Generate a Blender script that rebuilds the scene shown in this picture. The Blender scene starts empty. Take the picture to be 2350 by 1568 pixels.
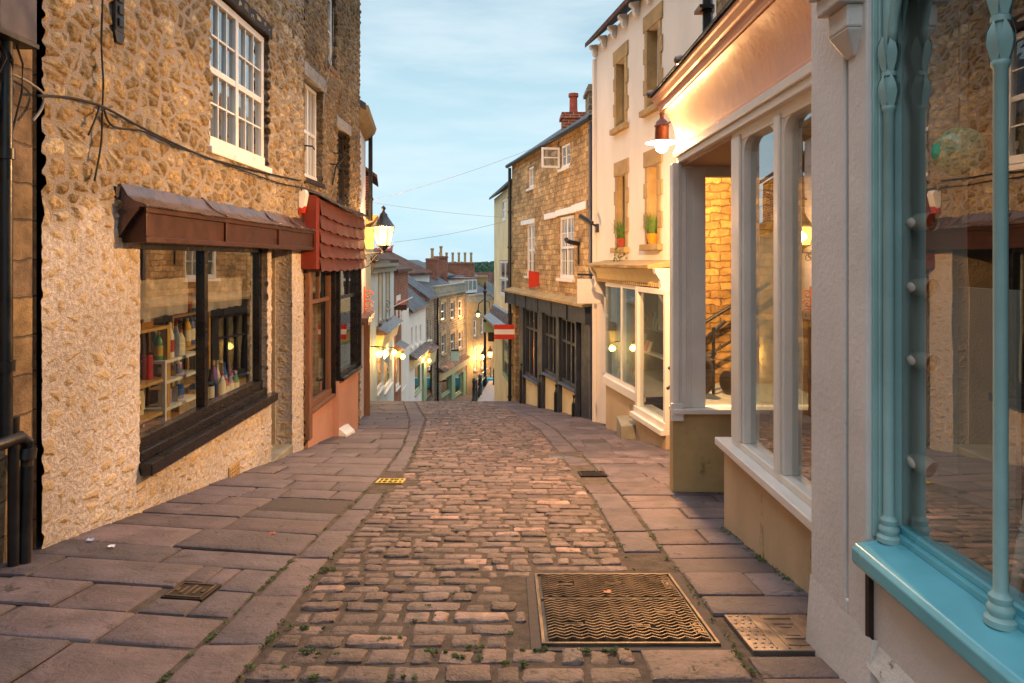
import bpy, bmesh, math, random
import numpy as np
from mathutils import Vector, Matrix
random.seed(11)
R = math.radians
SC = bpy.context.scene
COL = SC.collection
rnd = random.uniform

# ---------------------------------------------------------------- camera, sky, sun, exposure
# metres; the camera is the origin, z = 0 is eye height (1.3 m above the paving below it)
FD, UX, VH = 1566.7, 1175.0, 596.7        # focal length / principal column / horizon row, in reading pixels
cam = bpy.data.cameras.new('camera')
cam.sensor_width = 36; cam.lens = 24; cam.shift_y = -0.0797
cam.clip_start = 0.05; cam.clip_end = 6000
camo = bpy.data.objects.new('camera', cam); COL.objects.link(camo)
camo.location = (0, 0, 0); camo.rotation_euler = (R(90), 0, 0)
SC.camera = camo
SC.view_settings.view_transform = 'Standard'; SC.view_settings.look = 'None'
SC.view_settings.gamma = 1; SC.view_settings.exposure = .72
SC.cycles.max_bounces = 8; SC.cycles.transparent_max_bounces = 24
SC.cycles.sample_clamp_indirect = 4
SC.cycles.caustics_reflective = False; SC.cycles.caustics_refractive = False

def lin(h):
    h = h.lstrip('#'); c = [int(h[i:i+2], 16)/255 for i in (0, 2, 4)]
    return tuple((x/12.92 if x < .04045 else ((x+.055)/1.055)**2.4) for x in c) + (1,)

W = bpy.data.worlds.new('World'); SC.world = W; W.use_nodes = True
nt = W.node_tree; nt.nodes.clear()
def N(t, typ, **kw):
    n = t.nodes.new(typ)
    for k, v in kw.items(): setattr(n, k, v)
    return n
wo = N(nt, 'ShaderNodeOutputWorld'); bg = N(nt, 'ShaderNodeBackground')
sky = N(nt, 'ShaderNodeTexSky', sky_type='NISHITA'); sky.sun_disc = False
SUN_EL, SUN_ROT = R(2.0), R(200)
sky.sun_elevation = SUN_EL; sky.sun_rotation = SUN_ROT; sky.air_density = 1.0; sky.dust_density = .6; sky.ozone_density = 2
skm = N(nt, 'ShaderNodeMix', data_type='RGBA', blend_type='MULTIPLY'); skm.inputs[0].default_value = 1
skm.inputs[7].default_value = (.10, .10, .10, 1)
nt.links.new(sky.outputs[0], skm.inputs[6])
tc = N(nt, 'ShaderNodeTexCoord'); sx = N(nt, 'ShaderNodeSeparateXYZ'); nt.links.new(tc.outputs['Generated'], sx.inputs[0])
rp = N(nt, 'ShaderNodeValToRGB'); cr = rp.color_ramp
cr.elements[0].position = 0.0; cr.elements[0].color = lin('#adcedb')
cr.elements[1].position = 1.0; cr.elements[1].color = lin('#a9abb4')
for p, c in ((.06, '#b2d3df'), (.16, '#b2d0dc'), (.26, '#a6c5d3'), (.36, '#9cb8c8'), (.6, '#a4adba')):
    e = cr.elements.new(p); e.color = lin(c)
nt.links.new(sx.outputs[2], rp.inputs[0])
mp = N(nt, 'ShaderNodeMapping'); mp.inputs['Scale'].default_value = (1.6, 1.6, 9); nt.links.new(tc.outputs['Generated'], mp.inputs[0])
nz = N(nt, 'ShaderNodeTexNoise'); nz.inputs['Scale'].default_value = 2.2; nz.inputs['Detail'].default_value = 7; nz.inputs['Roughness'].default_value = .58
nt.links.new(mp.outputs[0], nz.inputs[0])
cr2 = N(nt, 'ShaderNodeValToRGB'); cr2.color_ramp.elements[0].position = .42; cr2.color_ramp.elements[1].position = .66
nt.links.new(nz.outputs[0], cr2.inputs[0])
mxc = N(nt, 'ShaderNodeMix', data_type='RGBA'); mxc.inputs[7].default_value = lin('#cfdde4')
mk = N(nt, 'ShaderNodeMath', operation='MULTIPLY'); mk.inputs[1].default_value = .5
nt.links.new(cr2.outputs[0], mk.inputs[0]); nt.links.new(mk.outputs[0], mxc.inputs[0]); nt.links.new(rp.outputs[0], mxc.inputs[6])
mix = N(nt, 'ShaderNodeMix', data_type='RGBA'); mix.inputs[0].default_value = .96
nt.links.new(skm.outputs[2], mix.inputs[6]); nt.links.new(mxc.outputs[2], mix.inputs[7])
# a dusk overcast: the zenith is brighter than the band over the roofs
up = N(nt, 'ShaderNodeMapRange', interpolation_type='SMOOTHSTEP')
nt.links.new(sx.outputs[2], up.inputs[0]); up.inputs[1].default_value = .33; up.inputs[2].default_value = .85; up.inputs[3].default_value = .86; up.inputs[4].default_value = 2.9
nt.links.new(up.outputs[0], bg.inputs[1]); nt.links.new(mix.outputs[2], bg.inputs[0])
nt.links.new(bg.outputs[0], wo.inputs[0])
sl = bpy.data.lights.new('sun', 'SUN'); sl.energy = .12; sl.angle = R(40); sl.color = (1, .86, .78)
so = bpy.data.objects.new('sun', sl); COL.objects.link(so); so.rotation_euler = (R(62), 0, R(-20))

LAMP_L, LAMP_R = 800, 1300     # watts of the two street lamps
# ---------------------------------------------------------------- materials
def newmat(name):
    m = bpy.data.materials.new(name); m.use_nodes = True
    t = m.node_tree; t.nodes.clear()
    o = N(t, 'ShaderNodeOutputMaterial'); b = N(t, 'ShaderNodeBsdfPrincipled'); t.links.new(b.outputs[0], o.inputs[0])
    return m, t, b, o
def mixc(t, f, a, b, bt='MIX'):
    m = N(t, 'ShaderNodeMix', data_type='RGBA', blend_type=bt)
    for k, x in ((0, f), (6, a), (7, b)):
        if hasattr(x, 'is_linked'): t.links.new(x, m.inputs[k])
        else: m.inputs[k].default_value = x
    return m.outputs[2]
def mth(t, op, a, b=0.0, c=None, clamp=False):
    m = N(t, 'ShaderNodeMath', operation=op); m.use_clamp = clamp
    for k, x in enumerate((a, b, c)):
        if x is None: continue
        if hasattr(x, 'is_linked'): t.links.new(x, m.inputs[k])
        else: m.inputs[k].default_value = x
    return m.outputs[0]
def sstep(t, x, a, b, lo=0., hi=1.):
    m = N(t, 'ShaderNodeMapRange', interpolation_type='SMOOTHSTEP')
    t.links.new(x, m.inputs[0])
    for k, v in enumerate((a, b, lo, hi)): m.inputs[k+1].default_value = v
    return m.outputs[0]
def noise(t, vec, sc, det=4, ro=.55, dist=0.):
    n = N(t, 'ShaderNodeTexNoise'); n.inputs['Scale'].default_value = sc; n.inputs['Detail'].default_value = det
    n.inputs['Roughness'].default_value = ro; n.inputs['Distortion'].default_value = dist
    if vec is not None: t.links.new(vec, n.inputs[0])
    return n
def bump(t, b, h, st, dist=.01, prev=None):
    n = N(t, 'ShaderNodeBump'); n.inputs['Strength'].default_value = st; n.inputs['Distance'].default_value = dist
    t.links.new(h, n.inputs['Height'])
    if prev is not None: t.links.new(prev, n.inputs['Normal'])
    t.links.new(n.outputs[0], b.inputs['Normal']); return n.outputs[0]
def scl(c, k): return (min(c[0]*k, 1), min(c[1]*k, 1), min(c[2]*k, 1), 1)

def M(name, hexc, rough=.6, var=.25, sc=5, bst=.25, bsc=60, bdist=.004, metal=0., tint=False, dirt=None, stretch=(1, 1, 1), spec=.4, coat=0., b2=0.):
    m, t, b, o = newmat(name); c = lin(hexc) if isinstance(hexc, str) else hexc
    g = N(t, 'ShaderNodeNewGeometry')
    mp = N(t, 'ShaderNodeMapping'); mp.inputs['Scale'].default_value = stretch; t.links.new(g.outputs['Position'], mp.inputs[0])
    n1 = noise(t, mp.outputs[0], sc, 6, .6); n2 = noise(t, mp.outputs[0], bsc, 4, .65)
    f = sstep(t, n1.outputs[0], .3, .7)
    col = mixc(t, f, scl(c, 1-var), scl(c, 1+var))
    if dirt:
        n3 = noise(t, mp.outputs[0], sc*2.3, 8, .7)
        col = mixc(t, sstep(t, n3.outputs[0], dirt[1], dirt[1]+.12), col, lin(dirt[0]))
    if tint:
        a = N(t, 'ShaderNodeAttribute', attribute_name='tint')
        col = mixc(t, 1., col, a.outputs[0], 'MULTIPLY')
    t.links.new(col, b.inputs['Base Color'])
    b.inputs['Metallic'].default_value = metal; b.inputs['Specular IOR Level'].default_value = spec
    if coat: b.inputs['Coat Weight'].default_value = coat; b.inputs['Coat Roughness'].default_value = .15
    t.links.new(sstep(t, n1.outputs[0], .25, .75, max(rough-.12, .03), min(rough+.12, 1)), b.inputs['Roughness'])
    if bst:
        hh = n2.outputs[0]
        if b2: hh = mth(t, 'ADD', hh, mth(t, 'MULTIPLY', noise(t, mp.outputs[0], bsc*.22, 8, .7, 1.2).outputs[0], b2))
        bump(t, b, hh, bst, bdist)
    return m

def BRICK(name, c1, c2, mortar, bw, bh, ms=.012, var=.35, bst=.8, warp=.02, rough=.85, off=.5, bdist=.012, stain=None, fine=70, rib=0):
    """coursed material on the wall's own (s, z) metres"""
    m, t, b, o = newmat(name)
    uv = N(t, 'ShaderNodeUVMap')
    nw = noise(t, uv.outputs[0], 5, 3); sub = N(t, 'ShaderNodeVectorMath', operation='SUBTRACT'); t.links.new(nw.outputs[1], sub.inputs[0]); sub.inputs[1].default_value = (.5, .5, .5)
    sc = N(t, 'ShaderNodeVectorMath', operation='SCALE'); sc.inputs[3].default_value = warp; t.links.new(sub.outputs[0], sc.inputs[0])
    ad = N(t, 'ShaderNodeVectorMath', operation='ADD'); t.links.new(uv.outputs[0], ad.inputs[0]); t.links.new(sc.outputs[0], ad.inputs[1])
    br = N(t, 'ShaderNodeTexBrick'); t.links.new(ad.outputs[0], br.inputs[0])
    br.offset = off; br.inputs['Scale'].default_value = 1; br.inputs['Brick Width'].default_value = bw; br.inputs['Row Height'].default_value = bh
    br.inputs['Mortar Size'].default_value = ms; br.inputs['Mortar Smooth'].default_value = .35; br.inputs['Bias'].default_value = 0
    br.inputs['Color1'].default_value = lin(c1); br.inputs['Color2'].default_value = lin(c2); br.inputs['Mortar'].default_value = lin(mortar)
    n1 = noise(t, uv.outputs[0], 1.3, 6, .6); n2 = noise(t, uv.outputs[0], fine, 5, .7); n3 = noise(t, uv.outputs[0], 9, 4, .6)
    col = mixc(t, 1., br.outputs[0], mixc(t, sstep(t, n1.outputs[0], .3, .7), (1-var, 1-var, 1-var, 1), (1+var*.5,)*3+(1,)), 'MULTIPLY')
    col = mixc(t, 1., col, mixc(t, sstep(t, n3.outputs[0], .3, .7), (.7, .7, .7, 1), (1.2, 1.2, 1.2, 1)), 'MULTIPLY')
    if stain: col = mixc(t, sstep(t, noise(t, uv.outputs[0], 3, 8, .7).outputs[0], stain[1], stain[1]+.1), col, lin(stain[0]))
    t.links.new(col, b.inputs['Base Color']); b.inputs['Roughness'].default_value = rough; b.inputs['Specular IOR Level'].default_value = .25
    h = mth(t, 'ADD', mth(t, 'MULTIPLY', mth(t, 'SUBTRACT', 1., br.outputs[1]), 1.), mth(t, 'MULTIPLY', n3.outputs[0], .5))
    h = mth(t, 'ADD', h, mth(t, 'MULTIPLY', n2.outputs[0], .25))
    bump(t, b, h, bst, bdist)
    return m

def RUBBLE(name, sx_, sz_, stone, mortar, amp=.03, render=False, dark=0.):
    """random rubble with real relief; (s, z) metres from the wall's UVs"""
    m, t, b, o = newmat(name); m.displacement_method = 'BOTH'
    uv = N(t, 'ShaderNodeUVMap')
    nw = noise(t, uv.outputs[0], 3.2, 3); sub = N(t, 'ShaderNodeVectorMath', operation='SUBTRACT'); t.links.new(nw.outputs[1], sub.inputs[0]); sub.inputs[1].default_value = (.5, .5, .5)
    sc = N(t, 'ShaderNodeVectorMath', operation='SCALE'); sc.inputs[3].default_value = .16; t.links.new(sub.outputs[0], sc.inputs[0])
    ad = N(t, 'ShaderNodeVectorMath', operation='ADD'); t.links.new(uv.outputs[0], ad.inputs[0]); t.links.new(sc.outputs[0], ad.inputs[1])
    mp = N(t, 'ShaderNodeMapping'); mp.inputs['Scale'].default_value = (1/sx_, 1/sz_, 1); t.links.new(ad.outputs[0], mp.inputs[0])
    v1 = N(t, 'ShaderNodeTexVoronoi', voronoi_dimensions='2D', feature='DISTANCE_TO_EDGE'); v2 = N(t, 'ShaderNodeTexVoronoi', voronoi_dimensions='2D', feature='F1')
    for v in (v1, v2): v.inputs['Scale'].default_value = 1; v.inputs['Randomness'].default_value = .95; t.links.new(mp.outputs[0], v.inputs[0])
    sp = N(t, 'ShaderNodeSeparateColor'); t.links.new(v2.outputs['Color'], sp.inputs[0])
    nf = noise(t, uv.outputs[0], 26, 6, .68); nm = noise(t, uv.outputs[0], 7, 4, .6); nb = noise(t, uv.outputs[0], .8, 4, .6); ng = noise(t, uv.outputs[0], 110, 4, .7)
    e = mth(t, 'ADD', v1.outputs[0], mth(t, 'MULTIPLY', mth(t, 'SUBTRACT', nf.outputs[0], .5), .08))
    # some stones sit deep in their mortar
    depth = mth(t, 'MULTIPLY', sp.outputs[0], .10)
    e = mth(t, 'SUBTRACT', e, depth)
    sep = N(t, 'ShaderNodeSeparateXYZ'); t.links.new(uv.outputs[0], sep.inputs[0])
    if render:
        nn = noise(t, uv.outputs[0], 1.6, 6, .65)
        zz = mth(t, 'ADD', sep.outputs[1], mth(t, 'MULTIPLY', mth(t, 'SUBTRACT', nn.outputs[0], .5), 1.5))
        rn = sstep(t, zz, .12, .5, 1, 0)
        e = mth(t, 'SUBTRACT', e, mth(t, 'MULTIPLY', rn, .06))
        e = mth(t, 'SUBTRACT', e, mth(t, 'MULTIPLY', rn, mth(t, 'MULTIPLY', sstep(t, nn.outputs[0], .38, .62), .15)))
    msk = sstep(t, e, .045, .10); dome = sstep(t, e, .03, .26)
    cs = N(t, 'ShaderNodeValToRGB'); cs.color_ramp.interpolation = 'LINEAR'
    cs.color_ramp.elements[0].color = lin(stone[0]); cs.color_ramp.elements[1].color = lin(stone[-1])
    for i, h in enumerate(stone[1:-1]):
        el = cs.color_ramp.elements.new((i+1)/(len(stone)-1)); el.color = lin(h)
    t.links.new(sp.outputs[1], cs.inputs[0])
    stc = mixc(t, 1., cs.outputs[0], mixc(t, sstep(t, nf.outputs[0], .35, .65), (.58, .54, .48, 1), (1.2, 1.19, 1.16, 1)), 'MULTIPLY')
    # dark lichen and soot patches
    stc = mixc(t, mth(t, 'MULTIPLY', sstep(t, nm.outputs[0], .56, .68), .5), stc, lin('#4a4234'))
    mo = mixc(t, sstep(t, ng.outputs[0], .3, .7), scl(lin(mortar), .62), scl(lin(mortar), 1.2))
    if render:
        mo = mixc(t, rn, mo, mixc(t, sstep(t, nf.outputs[0], .35, .7), lin('#bfb2a8'), lin('#ece4da')))
        stc = mixc(t, mth(t, 'MULTIPLY', rn, .74), stc, lin('#dcc6a4'))
    col = mixc(t, msk, mo, stc)
    col = mixc(t, sstep(t, nb.outputs[0], .3, .75), col, mixc(t, 1., col, (.68-dark, .66-dark, .62-dark, 1), 'MULTIPLY'))
    t.links.new(col, b.inputs['Base Color']); b.inputs['Roughness'].default_value = .93; b.inputs['Specular IOR Level'].default_value = .15
    h = mth(t, 'MULTIPLY', dome, mth(t, 'ADD', .55, mth(t, 'MULTIPLY', sp.outputs[2], .6)))
    if render: h = mth(t, 'MULTIPLY', h, mth(t, 'SUBTRACT', 1., mth(t, 'MULTIPLY', rn, .55)))
    h = mth(t, 'ADD', mth(t, 'MULTIPLY', h, amp), mth(t, 'MULTIPLY', nf.outputs[0], amp*.85))
    h = mth(t, 'ADD', h, mth(t, 'MULTIPLY', ng.outputs[0], amp*.30))
    h = mth(t, 'ADD', h, mth(t, 'MULTIPLY', nb.outputs[0], amp*.8))
    d = N(t, 'ShaderNodeDisplacement'); d.inputs['Midlevel'].default_value = 0; d.inputs['Scale'].default_value = 1
    t.links.new(h, d.inputs[0]); t.links.new(d.outputs[0], o.inputs['Displacement'])
    return m

def GLASS(name, tint='#e8f0ee', base=.10, rough=.0, wav=.0):
    m, t, b, o = newmat(name); t.nodes.remove(b)
    lw = N(t, 'ShaderNodeLayerWeight'); lw.inputs[0].default_value = .5
    tr = N(t, 'ShaderNodeBsdfTransparent'); tr.inputs[0].default_value = lin(tint)
    gl = N(t, 'ShaderNodeBsdfGlossy'); gl.inputs[0].default_value = (.95, .95, .95, 1); gl.inputs['Roughness'].default_value = rough
    f = mth(t, 'ADD', base, mth(t, 'MULTIPLY', mth(t, 'POWER', lw.outputs['Facing'], 3.2), 1-base), clamp=True)
    if wav:
        g = N(t, 'ShaderNodeNewGeometry'); n = noise(t, g.outputs['Position'], 1.7, 2)
        bm = N(t, 'ShaderNodeBump'); bm.inputs['Strength'].default_value = wav; bm.inputs['Distance'].default_value = .05
        t.links.new(n.outputs[0], bm.inputs['Height']); t.links.new(bm.outputs[0], gl.inputs['Normal'])
    mx = N(t, 'ShaderNodeMixShader'); t.links.new(f, mx.inputs[0]); t.links.new(tr.outputs[0], mx.inputs[1]); t.links.new(gl.outputs[0], mx.inputs[2])
    t.links.new(mx.outputs[0], o.inputs[0]); return m
def GLOW(name, hexc, st, clear=.5):
    m, t, b, o = newmat(name); t.nodes.remove(b)
    e = N(t, 'ShaderNodeEmission'); e.inputs[0].default_value = lin(hexc); e.inputs[1].default_value = st
    tr = N(t, 'ShaderNodeBsdfTransparent'); mx = N(t, 'ShaderNodeMixShader'); mx.inputs[0].default_value = 1-clear
    t.links.new(tr.outputs[0], mx.inputs[1]); t.links.new(e.outputs[0], mx.inputs[2]); t.links.new(mx.outputs[0], o.inputs[0]); return m

MT = {}
MT['glass'] = GLASS('window_glass', base=.28, wav=.12)
MT['shopglass'] = GLASS('shop_glass', base=.24, wav=.015)
MT['oldglass'] = GLASS('old_glass', '#d8e2e2', base=.40, wav=.2)
MT['rubble'] = RUBBLE('rubble_stone', .170, .112, ('#a58c68', '#cdb389', '#978260', '#bca27a', '#d6c4a4', '#8d7b5e', '#b0956a'), '#b0a69c', .030, True)
MT['rubble2'] = RUBBLE('rubble_stone_dark', .17, .11, ('#8a7452', '#ad9066', '#7a684e', '#b5996e', '#97805c'), '#8c8074', .028, False, .08)
MT['ashlar'] = BRICK('ashlar_stone', '#a08660', '#85705a', '#6d5e4a', .44, .23, .007, .5, 1., .07, bdist=.03, stain=('#4c4030', .62))
MT['coursed'] = BRICK('coursed_stone', '#cfae7c', '#a1835a', '#8f7c5c', .25, .13, .008, .4, 1., .11, bdist=.03)
MT['farstone'] = BRICK('far_stone', '#8d7d66', '#6f614e', '#a5977f', .34, .16, .02, .3, .8, .06)
MT['inner'] = BRICK('inner_stone', '#c09452', '#8c673a', '#7a5c36', .26, .10, .009, .4, 1., .13, bdist=.03)
MT['brick'] = BRICK('red_brick', '#94492c', '#7a3a26', '#b09a84', .23, .075, .01, .3, .6, .004)
MT['slate'] = BRICK('slate_roof', '#5b5a5c', '#47474b', '#2e2e30', .22, .16, .006, .35, .7, .006, rough=.6, stain=('#74705f', .66))
MT['tile'] = BRICK('tile_roof', '#6d4a3a', '#573b30', '#34241c', .18, .13, .01, .4, 1., .006, stain=('#6c6650', .64))
MT['white'] = M('white_paint', '#dcd8d0', .42, .06, 3, .12, 40, .003, dirt=('#a59b8a', .70))
MT['whitewin'] = M('white_gloss', '#e2dfd8', .35, .05, 4, .1, 50, .002, dirt=('#9c9484', .72))
MT['plaster'] = M('white_render', '#ded4c6', .8, .07, 1.2, .35, 30, .008, dirt=('#b5a48d', .70), stretch=(1, 1, .35))
MT['oldplaster'] = M('old_cream_render', '#d4cec8', .8, .10, 1.6, .4, 34, .010, dirt=('#9a9288', .64))
MT['cream'] = M('cream_render', '#d8c79c', .8, .12, 1.2, .3, 30, .006, dirt=('#a08f68', .66))
MT['khaki'] = M('khaki_render', '#b09a6c', .8, .16, 2.0, .4, 40, .006, dirt=('#7a7044', .58))
MT['stallbeige'] = M('beige_render', '#b7a283', .8, .14, 1.6, .4, 36, .006, dirt=('#676440', .58), stretch=(1, 1, .5))
MT['salmon'] = M('salmon_paint', '#e0ae98', .55, .07, 2.2, .25, 20, .006, dirt=('#d09a82', .66), stretch=(1, 1, .4))
MT['orange'] = M('terracotta_render', '#c08f76', .8, .10, 1.6, .25, 40, .005, dirt=('#8d5a40', .68))
MT['stone'] = M('dressed_stone', '#a58a5d', .85, .2, 4, .5, 50, .008, dirt=('#6c5a3c', .62))
MT['greystone'] = M('grey_stone', '#8d8877', .85, .2, 3, .4, 40, .006, dirt=('#5e5b4e', .6))
MT['turq'] = M('turquoise_gloss', '#66b0bd', .34, .10, 3, .2, 22, .003, coat=.4, dirt=('#4b8c98', .68))
MT['turqdull'] = M('grey_turquoise_paint', '#8db0ae', .45, .10, 4, .25, 24, .003, coat=.15, dirt=('#6d8c8a', .66))
MT['black'] = M('black_iron', '#17181a', .4, .3, 10, .3, 60, .003, spec=.5)
MT['darkpaint'] = M('dark_brown_paint', '#151112', .3, .3, 6, .25, 30, .003, coat=.3)
MT['navy'] = M('slate_blue_paint', '#2b313c', .5, .2, 5, .15, 40, .003)
MT['copper'] = M('brown_copper', '#46291f', .38, .3, 5, .25, 14, .006, metal=.35, stretch=(1, 1, 1), dirt=('#7d5a4a', .66))
MT['lead'] = M('lead_sheet', '#6d5850', .3, .3, 5, .4, 12, .010, metal=.55, dirt=('#7a6a70', .56))
MT['hungtile'] = M('red_hung_tile', '#5c3025', .8, .22, 6, .5, 30, .006, dirt=('#5e2a1e', .62))
MT['redpaint'] = M('red_brown_board', '#742a1c', .5, .15, 5, .15, 40, .003)
MT['wornwood'] = M('worn_timber', '#7a5640', .7, .25, 6, .5, 60, .004, stretch=(6, 6, .6), dirt=('#4a3427', .6))
MT['greywood'] = M('weathered_timber', '#8b8780', .8, .3, 6, .6, 60, .005, stretch=(1, 1, 1), dirt=('#3e3c38', .55))
MT['darkwood'] = M('dark_timber', '#2a211c', .7, .35, 6, .7, 50, .006)
MT['pine'] = M('pine_shelf', '#c49a58', .6, .15, 8, .2, 60, .002)
MT['floorwood'] = M('floor_boards', '#5b4230', .6, .25, 6, .3, 40, .003, stretch=(1, 6, 1))
MT['room'] = M('room_plaster', '#6b5c4e', .9, .1, 2, 0)
MT['roomlight'] = M('pale_partition', '#b8b2a8', .7, .06, 2, 0)
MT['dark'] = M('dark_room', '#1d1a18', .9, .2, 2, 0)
MT['backing'] = M('window_blind', '#b9b0a6', .8, .1, 3, 0)
MT['slab'] = M('york_stone', '#655a5c', .7, .3, 4, .8, 38, .010, tint=True, dirt=('#453c39', .56), spec=.4, b2=2.2)
MT['sett'] = M('stone_setts', '#74625b', .6, .4, 9, 1., 45, .010, tint=True, dirt=('#3f3632', .54), spec=.45, b2=1.6)
MT['bed'] = M('joint_grit', '#544a42', .95, .4, 14, 1., 110, .014, dirt=('#4a4a2a', .63))
MT['asphalt'] = M('asphalt_patch', '#4a4340', .9, .25, 30, .7, 160, .006)
MT['iron'] = M('worn_cast_iron', '#6e5c48', .46, .35, 8, .4, 60, .003, metal=.5)
MT['ironlow'] = M('dark_cast_iron', '#2b221c', .6, .3, 8, .3, 60, .003, metal=.3)
MT['steel'] = M('galvanised_cover', '#7d736d', .36, .2, 6, .3, 40, .003, metal=.7)
MT['yellowgrate'] = M('yellow_grate', '#b09a3c', .5, .2, 10, .3, 50, .003)
MT['leaf'] = M('moss_leaf', '#46562a', .8, .45, 20, 0)
MT['tree'] = M('tree_leaf', '#3c5434', .8, .4, .3, 0)
MT['bark'] = M('bark', '#4a3c2e', .9, .3, 6, .5)
MT['hill'] = M('wooded_hill', '#4d6a58', .95, .3, .02, 0)
MT['earth'] = M('earth', '#5a5245', .95, .3, .5, .3)
MT['terra'] = M('terracotta', '#a34a34', .7, .15, 8, .2)
MT['potyellow'] = M('yellow_pot', '#c98a2a', .5, .1, 8, .1)
MT['blank'] = M('sign_board', '#e6dccf', .6, .04, 4, .05)
MT['signred'] = M('sign_red', '#c22a1c', .5, .05, 4, .05)
MT['signgreen'] = M('sign_green', '#9db08a', .6, .05, 4, .05)
MT['signmint'] = M('sign_mint', '#b9d0b8', .6, .05, 4, .05)
MT['signbrown'] = M('sign_brown', '#33241c', .6, .1, 4, .05)
MT['greenpaint'] = M('green_paint', '#7f9a78', .5, .08, 4, .1)
MT['creamboard'] = M('cream_board', '#d9c48f', .55, .08, 4, .15, dirt=('#a88a50', .66))
MT['redsign'] = M('red_plate', '#b8311d', .5, .06, 4, .05)
MT['bluepaint'] = M('blue_paint', '#3aa0c0', .5, .06, 4, .05)
MT['bulb'] = GLOW('lamp_bulb', '#ffd9a0', 90, .75)
MT['lampglass'] = GLOW('lantern_glass', '#ffbe50', 6, .6)
MT['smallbulb'] = GLOW('small_bulb', '#ffc050', 12, .6)
MT['enamel'] = M('white_enamel', '#e8e2d6', .3, .05, 5, 0)
MT['spot'] = M('spot_body', '#b7b3a9', .35, .05, 5, 0)
MT['spotface'] = M('spot_grille', '#5d4326', .5, .3, 80, .5, 200)
MT['clearglass'] = GLASS('clear_shop_glass', base=.05, wav=.0)
MT['greenglass'] = GLASS('green_glass', '#5fbf9c', base=.10)
MT['wire'] = M('black_cable', '#1d1917', .7, .2, 10, 0)
MT['greycable'] = M('grey_cable', '#8d8880', .7, .2, 10, 0)
MT['banner'] = M('frosted_banner', '#b5a69c', .8, .25, 5, 0, stretch=(1, 1, .2))
def FROST(name, hexc, op):
    m, t, b, o = newmat(name); b.inputs['Base Color'].default_value = lin(hexc); b.inputs['Roughness'].default_value = .9
    g = N(t, 'ShaderNodeNewGeometry'); n = noise(t, g.outputs['Position'], 7, 3)
    tr = N(t, 'ShaderNodeBsdfTransparent'); mx = N(t, 'ShaderNodeMixShader')
    t.links.new(sstep(t, n.outputs[0], .25, .75, op*.55, op), mx.inputs[0]); t.links.new(tr.outputs[0], mx.inputs[1]); t.links.new(b.outputs[0], mx.inputs[2])
    t.links.new(mx.outputs[0], o.inputs[0]); return m
MT['banner'] = FROST('frosted_film', '#cbbcb0', .75)
MT['dusty'] = FROST('dusty_sheet', '#b39d8a', .8)
_pal = {}
def paint(h, rough=.45):
    if h not in _pal: _pal[h] = M('paint_' + h[1:], h, rough, .06, 6, 0)
    return _pal[h]

# ---------------------------------------------------------------- frames and mesh builder
class Fac:
    """a vertical facade plane: s along it, d out of it towards the street, z up"""
    def __init__(f, p0, p1):
        f.o = Vector(p0); e = Vector(p1)-Vector(p0); f.L = e.length; f.t = e.normalized()
        n = Vector((f.t.y, -f.t.x))
        if n.dot(-f.o) < 0: n = -n
        f.n = n; f.det = 1 if (f.t.x*n.y-f.t.y*n.x) > 0 else -1
    def w(f, s, d, z): p = f.o+f.t*s+f.n*d; return (p.x, p.y, z)
    def hit(f, u, v, d=0.):
        k = (u-UX)/FD; o = f.o+f.n*d
        # o + t s = y (k, 1)
        den = f.t.x-k*f.t.y
        s = (k*o.y-o.x)/den
        y = o.y+f.t.y*s
        return s, -(v-VH)/FD*y
    def s_(f, u, d=0.): return f.hit(u, 0, d)[0]
    def z_(f, u, v, d=0.): return f.hit(u, v, d)[1]
class World_:
    det = 1
    def w(f, s, d, z): return (s, d, z)
WF = World_()

def origin(o):
    p = Vector((0, 0, 0))
    while o is not None: p += o.location; o = o.parent
    return p

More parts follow.
